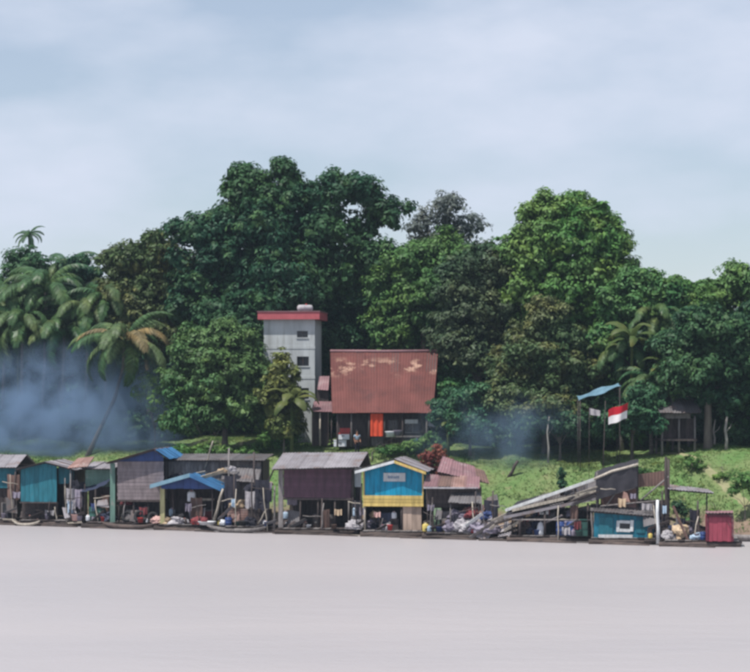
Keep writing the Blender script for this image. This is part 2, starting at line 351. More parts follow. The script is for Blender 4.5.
def sheet_mesh(a, b, c, d, mat, wave=0.022, pitch=0.2, sag=0.0, r=rng):
    a, b, c, d = map(Vector, (a, b, c, d)); nrm = (b-a).cross(d-a).normalized()
    if nrm.z < 0: nrm = -nrm
    n = max(4, int((b-a).length/pitch*4)); v, f = [], []
    for j in range(3):
        t = j/2
        p, q = a.lerp(d, t), b.lerp(c, t)
        for i in range(n+1):
            u = i/n; v.append(p.lerp(q, u) + nrm*(wave*math.cos(2*PI*u*n/4) - sag*math.sin(PI*t)*1.0))
    for j in range(2):
        for i in range(n): f.append((j*(n+1)+i, j*(n+1)+i+1, (j+1)*(n+1)+i+1, (j+1)*(n+1)+i))
    return mesh('sheet', v, f, mat, True)
def tin_roof(root, a, b, c, d, mat, width=0.85, rows=1, name='roof', frame=wood_dark, lift=0.05, ragged=0.06, r=rng, mats=None):
    """a-b is the eave, d-c the ridge; the timber underlay is the part, each tin sheet its child"""
    a, b, c, d = map(Vector, (a, b, c, d)); nrm = (b-a).cross(d-a).normalized()
    if nrm.z < 0: nrm = -nrm
    low = [p - nrm*0.05 for p in (a, b, c, d)]
    v = low + [p - nrm*0.005 for p in (a, b, c, d)]
    rf = link(name, mesh(name, v, BOXF, frame), root)
    n = max(1, round((b-a).length/width)); run = (d-a).normalized()
    for j in range(rows):
        t0, t1 = j/rows, (j+1)/rows
        for i in range(n):
            u0, u1 = i/n-.012, (i+1)/n+.012
            e0, e1 = a.lerp(b, u0), a.lerp(b, u1); g0, g1 = d.lerp(c, u0), d.lerp(c, u1)
            off = nrm*(lift - .018*j + r.uniform(-.012, .012)); dr = run*r.uniform(-ragged, ragged)
            tl = nrm*r.uniform(-.015, .015)
            p = [e0.lerp(g0, max(0, t0-.03))-run*.06+off+dr, e1.lerp(g1, max(0, t0-.03))-run*.06+off+dr+tl, e1.lerp(g1, t1)+off+dr+tl, e0.lerp(g0, t1)+off+dr]
            link('sheet', sheet_mesh(*p, r.choice(mats) if mats else mat), rf)
    return rf
def post(root, x, y, z0, z1, r, mat, lean=(0, 0), name='post'):
    return tube(name, root, [(x, y, z0), (x+lean[0]*.5, y+lean[1]*.5, (z0+z1)/2), (x+lean[0], y+lean[1], z1)], [r*1.1, r, r*.92], mat, 7)

class Site:
    """local frame of a thing that stands d metres behind the raft line; lx/lz turn picture columns/rows at that distance into metres"""
    def __init__(s, pxc, d, zbase, rz=0.0):
        s.pxc, s.Y, s.zb, s.rz = pxc, Yd(pxc, d), zbase, rz
        s.s = s.Y/F; s.loc = ((pxc-CX)*s.s, s.Y, zbase)
    def x(s, px): return (px-s.pxc)*s.s
    def z(s, py): return CH-(py-HY)*s.s-s.zb
DECK = 0.42

# ================================================================== SETTING
def axis(*segs):
    out = []
    for a, b, st in segs: out += list(np.arange(a, b, st))
    return np.array(out + [segs[-1][1]])
gx = axis((-1500, -300, 150), (-300, -70, 12), (-70, 60, 0.8), (60, 300, 12), (300, 1500, 150))
gy = axis((60, 130, 10), (130, 200, 0.8), (200, 320, 8), (320, 1600, 140))
GX, GY = np.meshgrid(gx, gy); GZ = ground(GX, GY)
nx, ny = len(gx), len(gy)
gv = np.stack([GX, GY, GZ], -1).reshape(-1, 3)
gf = [(j*nx+i, j*nx+i+1, (j+1)*nx+i+1, (j+1)*nx+i) for j in range(ny-1) for i in range(nx-1)]
bank = link('ground', mesh('ground', gv.tolist(), gf, bank_soil, True)); bank['kind'] = 'structure'
river = link('river', mesh('river', [(-1500, -1200, 0), (1500, -1200, 0), (1500, 900, 0), (-1500, 900, 0)], [(0, 1, 2, 3)], silty_water))
river['kind'] = 'structure'

def ribbon(name, pts, width, mat, lift=0.03):      # worn path laid on the slope
    v, f = [], []; P = []
    for a, b in zip(pts[:-1], pts[1:]):
        for k in range(8): P.append((a[0]+(b[0]-a[0])*k/8, a[1]+(b[1]-a[1])*k/8))
    P.append(pts[-1]); rr = random.Random(3)
    for i, p in enumerate(P):
        q0, q1 = P[max(0, i-1)], P[min(len(P)-1, i+1)]
        d = Vector((q1[0]-q0[0], q1[1]-q0[1])).normalized(); nn = Vector((-d.y, d.x))
        for s in (-1, -.33, .33, 1):
            ww = width*(0.5+rr.uniform(-.12, .16)) if abs(s) == 1 else width*.5
            x, y = p[0]+nn.x*s*ww, p[1]+nn.y*s*ww
            v.append((x, y, float(ground(x, y)) + (lift+.03 if abs(s) < 1 else lift-.03)))
    for i in range(len(P)-1):
        for k in range(3): f.append((i*4+k, i*4+k+1, (i+1)*4+k+1, (i+1)*4+k))
    o = link(name, mesh(name, v, f, mat, True)); o['kind'] = 'structure'; return o
ribbon('path', [(26.5, 149.5), (25.2, 151.5), (24.2, 153.5), (23.0, 156.0), (22.6, 159), (20.5, 163)], 0.5, path_earth)

# grass: blades in tufts over the bank
def make_grass(n=70000, seed=4):
    r = np.random.default_rng(seed)
    x = r.uniform(-46, 38, n); t = 9.6 + 20*r.random(n)**1.3
    y = t/0.9 + 150.5 - 0.484*x
    keep = (t > 11.2 + .8*np.sin(x*.8)) | (r.random(n) < 0.15)
    pth = np.interp(y, [149.5, 151.5, 153.5, 156, 159, 163], [26.5, 25.2, 24.2, 23, 22.6, 20.5]); keep &= (np.abs(x-pth) > .4) | (y > 163.5)
    x, y = x[keep], y[keep]; n = len(x); z = ground(x, y)
    tall = 0.05 + 0.10*np.clip(np.sin(x*0.6+2)*np.sin(y*0.45+.4)+.35, 0, 1)
    out = []
    for k in range(4):
        a = r.uniform(0, 2*PI, n); h = tall*r.uniform(.6, 1.4, n); wd = r.uniform(.03, .06, n); ln = r.uniform(.4, 1.2, n)*h
        ox, oy = r.normal(0, .09, n), r.normal(0, .09, n)
        b = np.stack([x+ox, y+oy, z-.03], -1); side = np.stack([np.cos(a)*wd, np.sin(a)*wd, 0*a], -1)
        tip = b + np.stack([-np.sin(a)*ln, np.cos(a)*ln, h], -1)
        out.append(np.stack([b-side, b+side, tip], 1))
    o = link('grass', quads_np('grass', np.concatenate(out), grass_m, 3)); o['kind'] = 'stuff'
    o['label'] = 'short green grass covering the sloping river bank'; o['category'] = 'grass'
make_grass()

# ================================================================== RAFTS
def raft(px0, px1, label, depth=5.5, rz=-0.12, r=rng, d=0.0, n_log=5, mat=wood_log, lift=0.0):
    S = Site((px0+px1)/2, d, 0.0, rz); L2 = (px1-px0)*S.s/2
    t = thing('log_raft', label, 'raft', S.loc, rz, 'log rafts moored along the bank')
    for i in range(n_log):
        y = 0.2 + (depth-.4)*i/(n_log-1); j = r.uniform(-.12, .12); rad = r.uniform(.17, .22)
        tube('log', t, [(-L2-.25+j, y, .12), (0, y+r.uniform(-.05, .05), .13), (L2+.2+j, y, .12)], [rad*.93, rad*1.03, rad*.9], mat, 9)
    dk = slab('deck', t, -L2+.05, L2-.05, .25, depth-.15, .30+lift, .36+lift, wood_dark)
    n = max(3, round(2*L2/.42)); st = 2*L2/n
    for i in range(n):
        box('plank', dk, -L2+i*st+.015, -L2+(i+1)*st-.015, .08+r.uniform(-.08, .06), depth+r.uniform(-.1, .1), .363+lift, .40+lift+r.uniform(-.004, .012), r.choice([wood_grey, wood_dark, wood_grey]))
    return t
raft(-45, 17, 'dark log raft running out past the left edge of the picture')
raft(18, 84, 'dark log raft carrying the teal shack with the low gable')
raft(85, 156, 'log raft carrying the grey mauve boarded house with a blue ridge tarp')
raft(157, 223, 'log raft under the stall with the bright blue gable roof')
raft(224, 275, 'log raft heaped with cloths between the blue roofed stall and plum house')
raft(276, 361, 'long log raft beneath the plum boarded house', depth=6.5)
raft(362, 424, 'log raft beneath the blue and yellow gabled house', depth=6.5)
raft(425, 508, 'log raft piled with scrap sheets and lilac sacks')
raft(509, 590, 'log raft under the long pale sluice chute', depth=7)
raft(591, 664, 'log raft carrying the low blue cabin with white window', depth=7)
raft(665, 739, 'low log raft ending at the dark red booth', depth=4.5)

# ================================================================== RAFT HOUSES
RZ = -0.12
def doorless_back(t, x0, x1, z0, z1, y0, y1, mat, n_side=None, size=.3):
    """side and back walls of a raft house"""
    slab('back_wall', t, x0, x1, y1-.06, y1, z0, z1, mat)
    slab('side_wall', t, x0, x0+.05, y0+.09, y1-.065, z0, z1, mat)
    slab('side_wall', t, x1-.05, x1, y0+.09, y1-.065, z0, z1, mat)

# --- house at the picture's left edge: teal upper wall, dark lower storey
S = Site(-18, 0.7, DECK, RZ)
t = thing('raft_house', 'teal shack cut off by the left edge, grey tin roof', 'house', S.loc, RZ, 'houses floating on log rafts')
x0, x1 = S.x(-52), S.x(17); ze = S.z(467)
plank_wall(t, x0, x1, S.z(488), ze, .0, teal_paint, .28)
plank_wall(t, x0, x1, 0, S.z(488)-.02, .25, wood_dark, .26, True, name='lower_wall')
doorless_back(t, x0+.02, x1-.02, 0, ze, .3, 4.4, wood_dark)
tin_roof(t, (x0-.3, -.45, ze-.02), (x1+.12, -.45, ze-.02), (x1+.12, 2.3, S.z(456)), (x0-.3, 2.3, S.z(456)), tin_grey)
tin_roof(t, (x0-.3, 4.9, ze-.02), (x1+.12, 4.9, ze-.02), (x1+.12, 2.3, S.z(456)), (x0-.3, 2.3, S.z(456)), tin_grey, name='rear_roof')
wn = slab('window', t, S.x(2), S.x(12), .19, .235, S.z(517), S.z(503), dark_glass)
for a, b, c, d in ((1.2, 2.4, 517.5, 502.5), (11.6, 12.8, 517.5, 502.5)): box('frame', wn, S.x(a), S.x(b), .16, .19, S.z(c), S.z(d), wood_grey)
for py in (503, 517): box('frame', wn, S.x(2.4), S.x(11.6), .165, .19, S.z(py)-.04, S.z(py)+.04, wood_grey)

# --- teal shack with low gable
S = Site(46, 0.7, DECK, RZ)
t = thing('raft_house', 'bright teal panelled shack with a low grey gable above dark boards', 'house', S.loc, RZ, 'houses floating on log rafts')
x0, x1, xp = S.x(20), S.x(73), S.x(46); ze, zp = S.z(469), S.z(462.5)
top = lambda x: ze + (zp-ze)*(1-abs(x-xp)/((x1-x0)/2)) - .05
plank_wall(t, x0, S.x(57), S.z(502), ze, 0, teal_paint, .33, True, top)
plank_wall(t, S.x(57)+.01, x1, S.z(484), ze, .45, teal_paint, .33, True, top, 'recessed_wall')
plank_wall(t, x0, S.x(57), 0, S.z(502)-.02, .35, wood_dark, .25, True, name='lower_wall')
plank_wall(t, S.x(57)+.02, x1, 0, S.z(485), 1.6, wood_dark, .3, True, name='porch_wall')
doorless_back(t, x0+.02, x1-.02, 0, ze-.1, .9, 4.6, wood_dark)
for sx, xe in ((-1, x0-.3), (1, x1+.25)):
    z_e = ze - .08
    tin_roof(t, (xe, -.4, z_e), (xe, 4.9, z_e), (xp, 4.9, zp+.02), (xp, -.4, zp+.02), tin_grey)
post(t, x1-.1, .4, 0, ze-.1, .06, wood_dark)
box('sill', t, x0-.06, S.x(57)+.05, -.08, .08, S.z(503.4), S.z(502.1), wood_dark)

# --- pale green shack squeezed between
S = Site(99, 1.9, DECK, RZ)
t = thing('raft_house', 'narrow pale green shack under a slanted dark tarp', 'house', S.loc, RZ, 'houses floating on log rafts')
x0, x1 = S.x(85), S.x(112); ze = S.z(469)
plank_wall(t, x0, x1, S.z(487), ze, 0, green_paint, .24)
plank_wall(t, x0, x1, 0, S.z(487)-.02, .9, wood_dark, .28, True, name='lower_wall')
doorless_back(t, x0+.02, x1-.02, 0, ze, 1.0, 3.6, wood_dark)
tin_roof(t, (x0-.2, -.35, ze), (x1+.2, -.35, ze), (x1+.2, 3.8, S.z(464)), (x0-.2, 3.8, S.z(464)), tin_grey)
v = []; f = []
for i in range(9):
    for j in range(5):
        u, q = i/8, j/4
        v.append((S.x(83)+(S.x(111)-S.x(83))*u, -1.1+1.05*q, S.z(492-9*u)+.35*q-.10*math.sin(PI*u)+.03*math.sin(u*19+q*7)))
for i in range(8):
    for j in range(4): f.append((i*5+j, (i+1)*5+j, (i+1)*5+j+1, i*5+j+1))
link('awning', mesh('awning', v, f, tarp_navy, True), t)
tin_roof(t, (S.x(71), -1.0, S.z(468)), (S.x(91), -1.0, S.z(466)), (S.x(92), .6, S.z(457)), (S.x(76), .6, S.z(459)), tin_rust, name='lean_to_roof', width=.7)
post(t, S.x(73), -.9, 0, S.z(468)-.08, .05, wood_grey); post(t, S.x(84), -1.0, 0, S.z(491), .05, wood_dark)

# --- mauve boarded house with blue tarp over the ridge
S = Site(140, 0.6, DECK, RZ)
t = thing('raft_house', 'mauve grey boarded house with a blue tarp folded over its ridge', 'house', S.loc, RZ, 'houses floating on log rafts')
x0, x1, xp = S.x(117), S.x(164), S.x(156); ze, zp = S.z(461.5), S.z(450)
zl = S.z(500)
plank_wall(t, x0, x1, zl, S.z(461.5), 0, mauve_wall, .25)
topg = lambda x: ze + (zp-ze)*(x-x0)/(xp-x0) if x < xp else zp + (S.z(457)-zp)*(x-xp)/(x1-xp)
plank_wall(t, x0+.02, x1-.02, ze+.01, zp, .06, tarp_blue, .6, True, lambda x: max(topg(x), ze+.05)-.03, 'gable_tarp')
tin_roof(t, (S.x(107), -.5, S.z(463.5)), (S.x(107), 5, S.z(463.5)), (xp, 5, zp+.03), (xp, -.5, zp+.03), tin_rust)
tin_roof(t, (S.x(170), -.5, S.z(458.5)), (S.x(170), 5, S.z(458.5)), (xp, 5, zp+.03), (xp, -.5, zp+.03), blue_sheet)
slab('corner_board', t, S.x(109.5), S.x(114.5), -.02, .06, 0, S.z(463.5), green_paint)
plank_wall(t, x0, x1, 0, zl-.02, 1.3, wood_dark, .28, True, name='lower_wall')
doorless_back(t, x0+.02, x1-.02, 0, ze, 1.4, 4.8, wood_dark)
slab('floor_beam', t, x0-.05, x1+.05, -.03, .09, zl-.13, zl-.01, wood_dark)
for px in (118, 133, 148, 162.5): post(t, S.x(px), .15, 0, zl-.13, .06, wood_dark)

# --- stall with bright blue gable roof
S = Site(189, 0.6, DECK, RZ)
t = thing('market_stall', 'open stall with a bright blue gable roof and yellow post', 'stall', S.loc, RZ)
x0, x1, xp = S.x(160), S.x(216), S.x(192); ze1, ze2, zp = S.z(486), S.z(488.5), S.z(474.5)
tin_roof(t, (S.x(152), -.7, ze1), (S.x(152), 3.2, ze1), (xp, 3.2, zp), (xp, -.7, zp), blue_sheet, width=.9)
tin_roof(t, (S.x(223), -.7, ze2), (S.x(223), 3.2, ze2), (xp, 3.2, zp), (xp, -.7, zp), blue_sheet, width=.9)
topg = lambda x: (ze1 + (zp-ze1)*(x-S.x(152))/(xp-S.x(152)) if x < xp else zp + (ze2-zp)*(x-xp)/(S.x(223)-xp)) - .12
plank_wall(t, x0+.1, x1-.1, S.z(488)-.05, zp, -.25, tarp_blue, .5, True, lambda x: max(topg(x), S.z(488)+.03), 'gable_board')
for (xa, za), (xb, zb), mm in (((S.x(151.5), ze1), (xp, zp), tarp_paleblue), ((xp, zp), (S.x(223.5), ze2), blue_sheet)):
    v = [(xa, -.80, za-.16), (xb, -.80, zb-.16), (xb, -.76, zb-.16), (xa, -.76, za-.16), (xa, -.80, za+.12), (xb, -.80, zb+.12), (xb, -.76, zb+.12), (xa, -.76, za+.12)]
    link('bargeboard', mesh('bargeboard', v, BOXF, mm), t)
slab('front_post', t, S.x(160), S.x(164.5), -.15, 0.05, 0, S.z(488), post_cream)
for px, yy in ((213, -.1), (161, 2.8), (215, 2.8)): post(t, S.x(px), yy, 0, S.z(489), .06, wood_dark)
plank_wall(t, x0+.1, x1, 0, S.z(490), 2.7, wood_dark, .3, True, name='rear_wall')
slab('counter', t, S.x(186), S.x(212), .9, 1.5, .85, .92, wood_grey)
slab('counter_front', t, S.x(187), S.x(211), .95, 1.0, 0, .85, cloth_red)
slab('shelf', t, S.x(192), S.x(212), .65, .95, S.z(501), S.z(499), wood_pale)
for px in (194, 210): post(t, S.x(px), .9, .92, S.z(501), .03, wood_dark)

# --- weathered dark shed behind the stall
S = Site(213, 4.2, DECK, RZ)
t = thing('timber_shed', 'long dark weathered shed standing behind the blue roofed stall', 'shed', S.loc, RZ)
x0, x1 = S.x(164), S.x(262); ze = S.z(461)
plank_wall(t, x0, x1, S.z(503), ze, 0, wood_grey, .3, True)
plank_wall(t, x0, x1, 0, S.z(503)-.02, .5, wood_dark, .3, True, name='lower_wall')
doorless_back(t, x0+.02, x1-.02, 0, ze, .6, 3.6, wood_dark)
tin_roof(t, (x0-.2, -.4, ze+.02), (x1+.2, -.4, ze+.02), (x1+.2, 3.8, S.z(456)), (x0-.2, 3.8, S.z(456)), tin_dark)
tin_roof(t, (S.x(226), -1.6, S.z(478)), (S.x(262), -1.6, S.z(482)), (S.x(262), -.05, S.z(468)), (S.x(226), -.05, S.z(466)), tin_dark, name='porch_roof')
for px in (226, 261): post(t, S.x(px), -1.5, 0, S.z(483), .07, wood_grey)

# --- plum house
S = Site(317, 0.7, DECK, RZ)
t = thing('raft_house', 'big plum coloured boarded house over a dark open storey', 'house', S.loc, RZ, 'houses floating on log rafts')
x0, x1 = S.x(283), S.x(351.5); ze, zl = S.z(469), S.z(498)
plank_wall(t, x0, x1, zl, ze, 0, plum_wall, .19)
tin_roof(t, (S.x(274), -.75, S.z(469.5)), (S.x(360), -.75, S.z(467)), (S.x(362), 3.0, S.z(454)), (S.x(277), 3.0, S.z(455)), tin_grey, rows=1, width=.8)
tin_roof(t, (S.x(274), 6.0, S.z(470)), (S.x(360), 6.0, S.z(470)), (S.x(362), 3.0, S.z(454)), (S.x(277), 3.0, S.z(455)), tin_grey, name='rear_roof')
slab('corner_post', t, S.x(278), S.x(282.6), -.05, .12, 0, ze, wood_grey)
slab('corner_post', t, S.x(352), S.x(354), -.03, .12, 0, ze, wood_dark)
slab('side_board', t, S.x(354.3), S.x(361), .25, .32, S.z(487), S.z(467), white_paint)
slab('side_door', t, S.x(354.5), S.x(360.5), .5, .56, S.z(505), S.z(487)-.02, wood_dark)
slab('floor_beam', t, x0-.02, x1+.02, -.03, .10, zl-.14, zl-.012, wood_dark)
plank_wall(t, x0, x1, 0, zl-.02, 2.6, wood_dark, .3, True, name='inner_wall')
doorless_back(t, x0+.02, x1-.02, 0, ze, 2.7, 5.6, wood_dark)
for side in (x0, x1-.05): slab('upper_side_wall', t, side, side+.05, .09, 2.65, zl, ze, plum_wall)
for px in (300, 318, 335, 349): post(t, S.x(px), .05, 0, zl-.14, .065, wood_grey if px == 349 else wood_dark)
slab('floor', t, x0, x1, .1, 2.6, zl-.1, zl-.03, wood_dark)

# --- blue and yellow gabled house
S = Site(393, 0.7, DECK, RZ)
t = thing('raft_house', 'bright blue gabled house with a yellow band and white sign', 'house', S.loc, RZ, 'houses floating on log rafts')
x0, x1, xp = S.x(363.5), S.x(423), S.x(395); ze, zp, zl, zy = S.z(469), S.z(460.5), S.z(506.5), S.z(495.5)
top = lambda x: (ze + (zp-ze)*(x-x0)/(xp-x0) if x < xp else zp + (ze-zp)*(x-xp)/(x1-xp))
plank_wall(t, x0, x1, zy, ze, 0, blue_paint, .36, True, lambda x: top(x)-.03)
bd = slab('yellow_band', t, x0-.03, x1+.03, -.05, .1, zl, zy-.01, yellow_paint)
for i in range(3): box('plank', bd, x0-.05+rng.uniform(0, .03), x1+.04, -.085-rng.uniform(0, .012), -.052, zl+i*(zy-zl)/3+.008, zl+(i+1)*(zy-zl)/3-.018, yellow_paint)
tin_roof(t, (S.x(355), -.5, S.z(471)), (S.x(355), 5.8, S.z(471)), (xp, 5.8, zp+.06), (xp, -.5, zp+.06), tin_grey)
tin_roof(t, (S.x(426.5), -.5, S.z(471.5)), (S.x(426.5), 5.8, S.z(471.5)), (xp, 5.8, zp+.06), (xp, -.5, zp+.06), tin_grey)
for (xa, za), (xb, zb), mm in (((S.x(355.5), S.z(471.6)), (xp, zp-.02), white_paint), ((xp, zp-.02), (S.x(426.8), S.z(472.1)), yellow_paint)):
    v = [(xa, -.56, za-.14), (xb, -.56, zb-.14), (xb, -.52, zb-.14), (xa, -.52, za-.14), (xa, -.56, za+.05), (xb, -.56, zb+.05), (xb, -.52, zb+.05), (xa, -.52, za+.05)]
    link('bargeboard', mesh('bargeboard', v, BOXF, mm), t)
for px in (363, 422.3): slab('corner_trim', t, S.x(px), S.x(px+1.4), -.045, -.015, zy, ze-.05, yellow_paint)
sg = slab('sign', t, S.x(383.5), S.x(405.5), -.07, -.03, S.z(481.5), S.z(473), white_paint)
xx = 388.0
for wd in (1.6, 1.3, 1.9, 1.2, 1.7, 1.4, 1.5):            # unreadable smudged lettering
    box('lettering', sg, S.x(xx), S.x(xx+wd*.8), -.076, -.0705, S.z(478.6), S.z(475.6+rng.uniform(0, .8)), ink); xx += wd+.15
plank_wall(t, S.x(402.5), S.x(421.5), 0, zl-.02, .1, buff_panel, .32, True, name='lower_panel')
slab('side_upper_wall', t, x0, x0+.05, .09, 5.4, zl, ze-.05, blue_paint); slab('side_upper_wall', t, x1-.05, x1, .09, 5.4, zl, ze-.05, blue_paint)
slab('floor', t, x0+.06, x1-.06, .11, 5.4, zl, zl+.06, wood_dark)
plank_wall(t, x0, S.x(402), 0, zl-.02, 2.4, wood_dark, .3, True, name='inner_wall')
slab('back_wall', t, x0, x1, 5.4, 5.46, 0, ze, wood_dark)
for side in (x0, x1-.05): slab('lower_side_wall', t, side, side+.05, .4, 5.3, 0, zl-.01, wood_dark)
for px in (364.5, 401.5): post(t, S.x(px), .05, 0, zl, .06, wood_pale if px < 370 else wood_dark)

# --- low hut with pinkish tin roofs
S = Site(452, 1.6, DECK, RZ)
t = thing('raft_house', 'low dark hut under two overlapping pink rusted tin roofs', 'house', S.loc, RZ, 'houses floating on log rafts')
x0, x1 = S.x(426), S.x(478); zl = S.z(508)
plank_wall(t, x0, x1, zl, S.z(488), 0, wood_dark, .26)
tin_roof(t, (S.x(424), -.5, S.z(487)), (S.x(480), -.5, S.z(487.5)), (S.x(478), 1.2, S.z(477)), (S.x(426), 1.2, S.z(476)), tin_pink, name='lower_roof', ragged=.14, mats=[tin_pink, tin_pink, tin_rust, tin_brown])
tin_roof(t, (S.x(436), 1.0, S.z(473)), (S.x(488), 1.0, S.z(484)), (S.x(480), 3.6, S.z(473)), (S.x(438), 3.6, S.z(459)), tin_pink, ragged=.2, mats=[tin_pink, tin_brown, tin_pink, tin_dark])
slab('eave_board', t, S.x(424), S.x(479), -.62, -.57, S.z(488.4), S.z(486.8), cloth_white)
doorless_back(t, x0+.02, x1-.02, 0, S.z(489), .3, 3.6, wood_dark)
plank_wall(t, x0, x1, 0, zl-.02, .8, wood_dark, .3, True, name='lower_wall')
slab('front_post', t, S.x(434), S.x(441.5), -.2, -.02, 0, zl-.01, palegreen_paint)
post(t, S.x(477), -.35, 0, S.z(488), .07, wood_grey)
tin_roof(t, (S.x(450), -1.3, S.z(502)), (S.x(482), -1.3, S.z(503)), (S.x(480), -.05, S.z(493)), (S.x(452), -.05, S.z(494)), tin_dark, name='porch_roof', width=.7)
for px in (452, 480): post(t, S.x(px), -1.15, 0, S.z(503), .05, wood_grey)

# --- mining dredge: frame, dark canopy, long pale sluice chutes
S = Site(585, 1.2, DECK, RZ)
t = thing('mining_dredge', 'timber dredge frame with long pale sluice chutes slanting up to a black canopy', 'dredge', S.loc, RZ)
def chute(x0, z0, x1, z1, y, wdt, mat, name='sluice_chute'):
    a, b = Vector((x0, y, z0)), Vector((x1, y, z1)); d = (b-a); up = Vector((-d.z, 0, d.x)).normalized()
    def plate(y0, y1, o0, o1):
        c = [a+up*o0, b+up*o0, b+up*o1, a+up*o1]
        return [(p.x, y0, p.z) for p in c] + [(p.x, y1, p.z) for p in c], [(0, 1, 2, 3), (7, 6, 5, 4), (0, 4, 5, 1), (1, 5, 6, 2), (2, 6, 7, 3), (3, 7, 4, 0)]
    v, f = plate(y, y+wdt, -.05, 0)
    o = link(name, mesh(name, v, f, mat), t)
    for yy in (y-.045, y+wdt+.003):
        v, f = plate(yy, yy+.042, -.06, .12); link('side_board', mesh('side_board', v, f, mat), o)
    return o
chute(S.x(505), S.z(512), S.x(634), S.z(466), .5, .5, white_paint)
chute(S.x(504), S.z(518.5), S.x(596), S.z(499), -.3, .35, tin_grey)
chute(S.x(512), S.z(511.5), S.x(600), S.z(491), .05, .3, wood_pale)
tin_roof(t, (S.x(506), .1, S.z(516)), (S.x(598), .1, S.z(496)), (S.x(596), 2.9, S.z(482)), (S.x(516), 2.9, S.z(505)), tin_dark, name='lean_to_roof', width=.75, ragged=.18, mats=[tin_dark, black_tarp, black_tarp, tin_dark, wood_dark])
plank_wall(t, S.x(600), S.x(637), S.z(512), S.z(484), .9, tin_rust, .3, True, name='rust_wall')
chute(S.x(530), S.z(524), S.x(598), S.z(491), 1.7, .6, wood_grey)
for px, py, yy in ((512, 512, .6), (545, 499, .6), (575, 489, .6), (597, 472, -.1), (597, 472, 2.8), (637, 464, -.1), (637, 466, 2.8), (668, 459, .2), (668, 470, 2.6), (545, 512, -.2), (520, 516, -.2), (588, 503, -.2)):
    post(t, S.x(px), yy, 0, S.z(py), .075, wood_dark if px != 597 else wood_grey)
# canopy: sagging black sheet
v, f = [], []
for i in range(11):
    for j in range(7):
        u, q = i/10, j/6
        v.append((S.x(594)+(S.x(638)-S.x(594))*u, -.35+3.4*q, S.z(478)+(S.z(464.5)-S.z(478))*u**.8 + .28*q - .12*math.sin(PI*u)*math.sin(PI*q)+.03*math.sin(u*21+q*9)))
for i in range(10):
    for j in range(6): f.append((i*7+j, (i+1)*7+j, (i+1)*7+j+1, i*7+j+1))
link('canopy', mesh('canopy', v, f, black_tarp, True), t)
v, f = [], []
for i in range(13):
    for j in range(7):
        u, q = i/12, j/6
        zt = S.z(478)+(S.z(465)-S.z(478))*u**.8-.06; zb = S.z(500)+(S.z(486)-S.z(500))*u
        v.append((S.x(596)+(S.x(637)-S.x(596))*u, -.40-.05*math.sin(u*17+q*2), zt+(zb-zt)*q))
for i in range(12):
    for j in range(6): f.append((i*7+j, (i+1)*7+j, (i+1)*7+j+1, i*7+j+1))
link('canopy_flap', mesh('canopy_flap', v, f, black_tarp, True), t)
tube('canopy_edge', t, [(S.x(594), -.42, S.z(479)), (S.x(612), -.42, S.z(471)), (S.x(638), -.42, S.z(464))], .09, wood_pale, 6)
# rust sheet hanging between the tall posts
r_ = sheet_mesh((S.x(638), -.05, S.z(487)), (S.x(667), .15, S.z(485)), (S.x(667), .15, S.z(470)), (S.x(638), -.05, S.z(474)), tin_brown)
link('hanging_sheet', r_, t)
tin_roof(t, (S.x(665), -.3, S.z(489)), (S.x(712), -.3, S.z(492.5)), (S.x(706), 1.6, S.z(490)), (S.x(665), 1.6, S.z(485.5)), tin_grey, name='side_roof', width=.8)
for px in (706,): post(t, S.x(px), 1.2, -.5, S.z(491), .05, wood_dark)
for (pa, ya), (pb, yb) in (((600, 498), (636, 487)), ((600, 506), (660, 500)), ((597, 480), (597, 506)), ((512, 520), (590, 520)), ((606, 506), (632, 470)), ((640, 500), (668, 476)), ((596, 511), (664, 513))):
    tube('brace', t, [(S.x(pa), -.22, S.z(ya)), (S.x(pb), -.22, S.z(yb))], .055, wood_grey, 6)
tin_roof(t, (S.x(536), .1, S.z(519)), (S.x(590), .1, S.z(517)), (S.x(590), 2.6, S.z(510)), (S.x(536), 2.6, S.z(511)), tin_dark, name='engine_roof')
tin_roof(t, (S.x(640), -.3, S.z(512)), (S.x(668), -.3, S.z(514)), (S.x(668), 2.4, S.z(505)), (S.x(640), 2.4, S.z(503)), tin_dark, name='engine_roof')
plank_wall(t, S.x(600), S.x(668), S.z(512), S.z(501), 2.0, wood_dark, .3, True, name='rear_boards')
plank_wall(t, S.x(515), S.x(592), 0, S.z(519), 2.4, wood_dark, .32, True, name='rear_wall')

# --- blue cabin
S = Site(626, 0.5, DECK, RZ)
t = thing('raft_cabin', 'low dark blue cabin with tilted white window and white kickboard', 'cabin', S.loc, RZ)
x0, x1 = S.x(594), S.x(657); za, zb = S.z(512), S.z(517)
plank_wall(t, x0, x1, 0, za, 0, cabin_blue, .42, True, lambda x: za+(zb-za)*(x-x0)/(x1-x0))
slab('side_wall', t, x0, x0+.05, .09, 3, 0, za-.05, cabin_blue); slab('side_wall', t, x1-.05, x1, .09, 3, 0, zb-.05, cabin_blue)
slab('back_wall', t, x0, x1, 3.0, 3.06, 0, zb-.05, wood_dark)
tin_roof(t, (x0-.2, -.3, za+.02), (x1+.2, -.3, zb+.02), (x1+.2, 3.3, zb+.40), (x0-.2, 3.3, za+.30), tin_dark)
wn = slab('window', t, S.x(618), S.x(632.5), -.035, -.022, S.z(530.5), S.z(522), dark_glass)
wn.rotation_euler = (0, .0, 0)
for a, b, c, d in ((616.5, 619.6, 532, 520.8), (630.2, 633.4, 531.4, 520.2)): box('frame', wn, S.x(a), S.x(b), -.075, -.038, S.z(c), S.z(d), white_paint, (0, .05, 0))
for a, b, c, d in ((619.7, 630.1, 532, 529), (619.7, 630.1, 523.4, 520.6)): box('frame', wn, S.x(a), S.x(b), -.07, -.038, S.z(c), S.z(d), white_paint, (0, .04, 0))
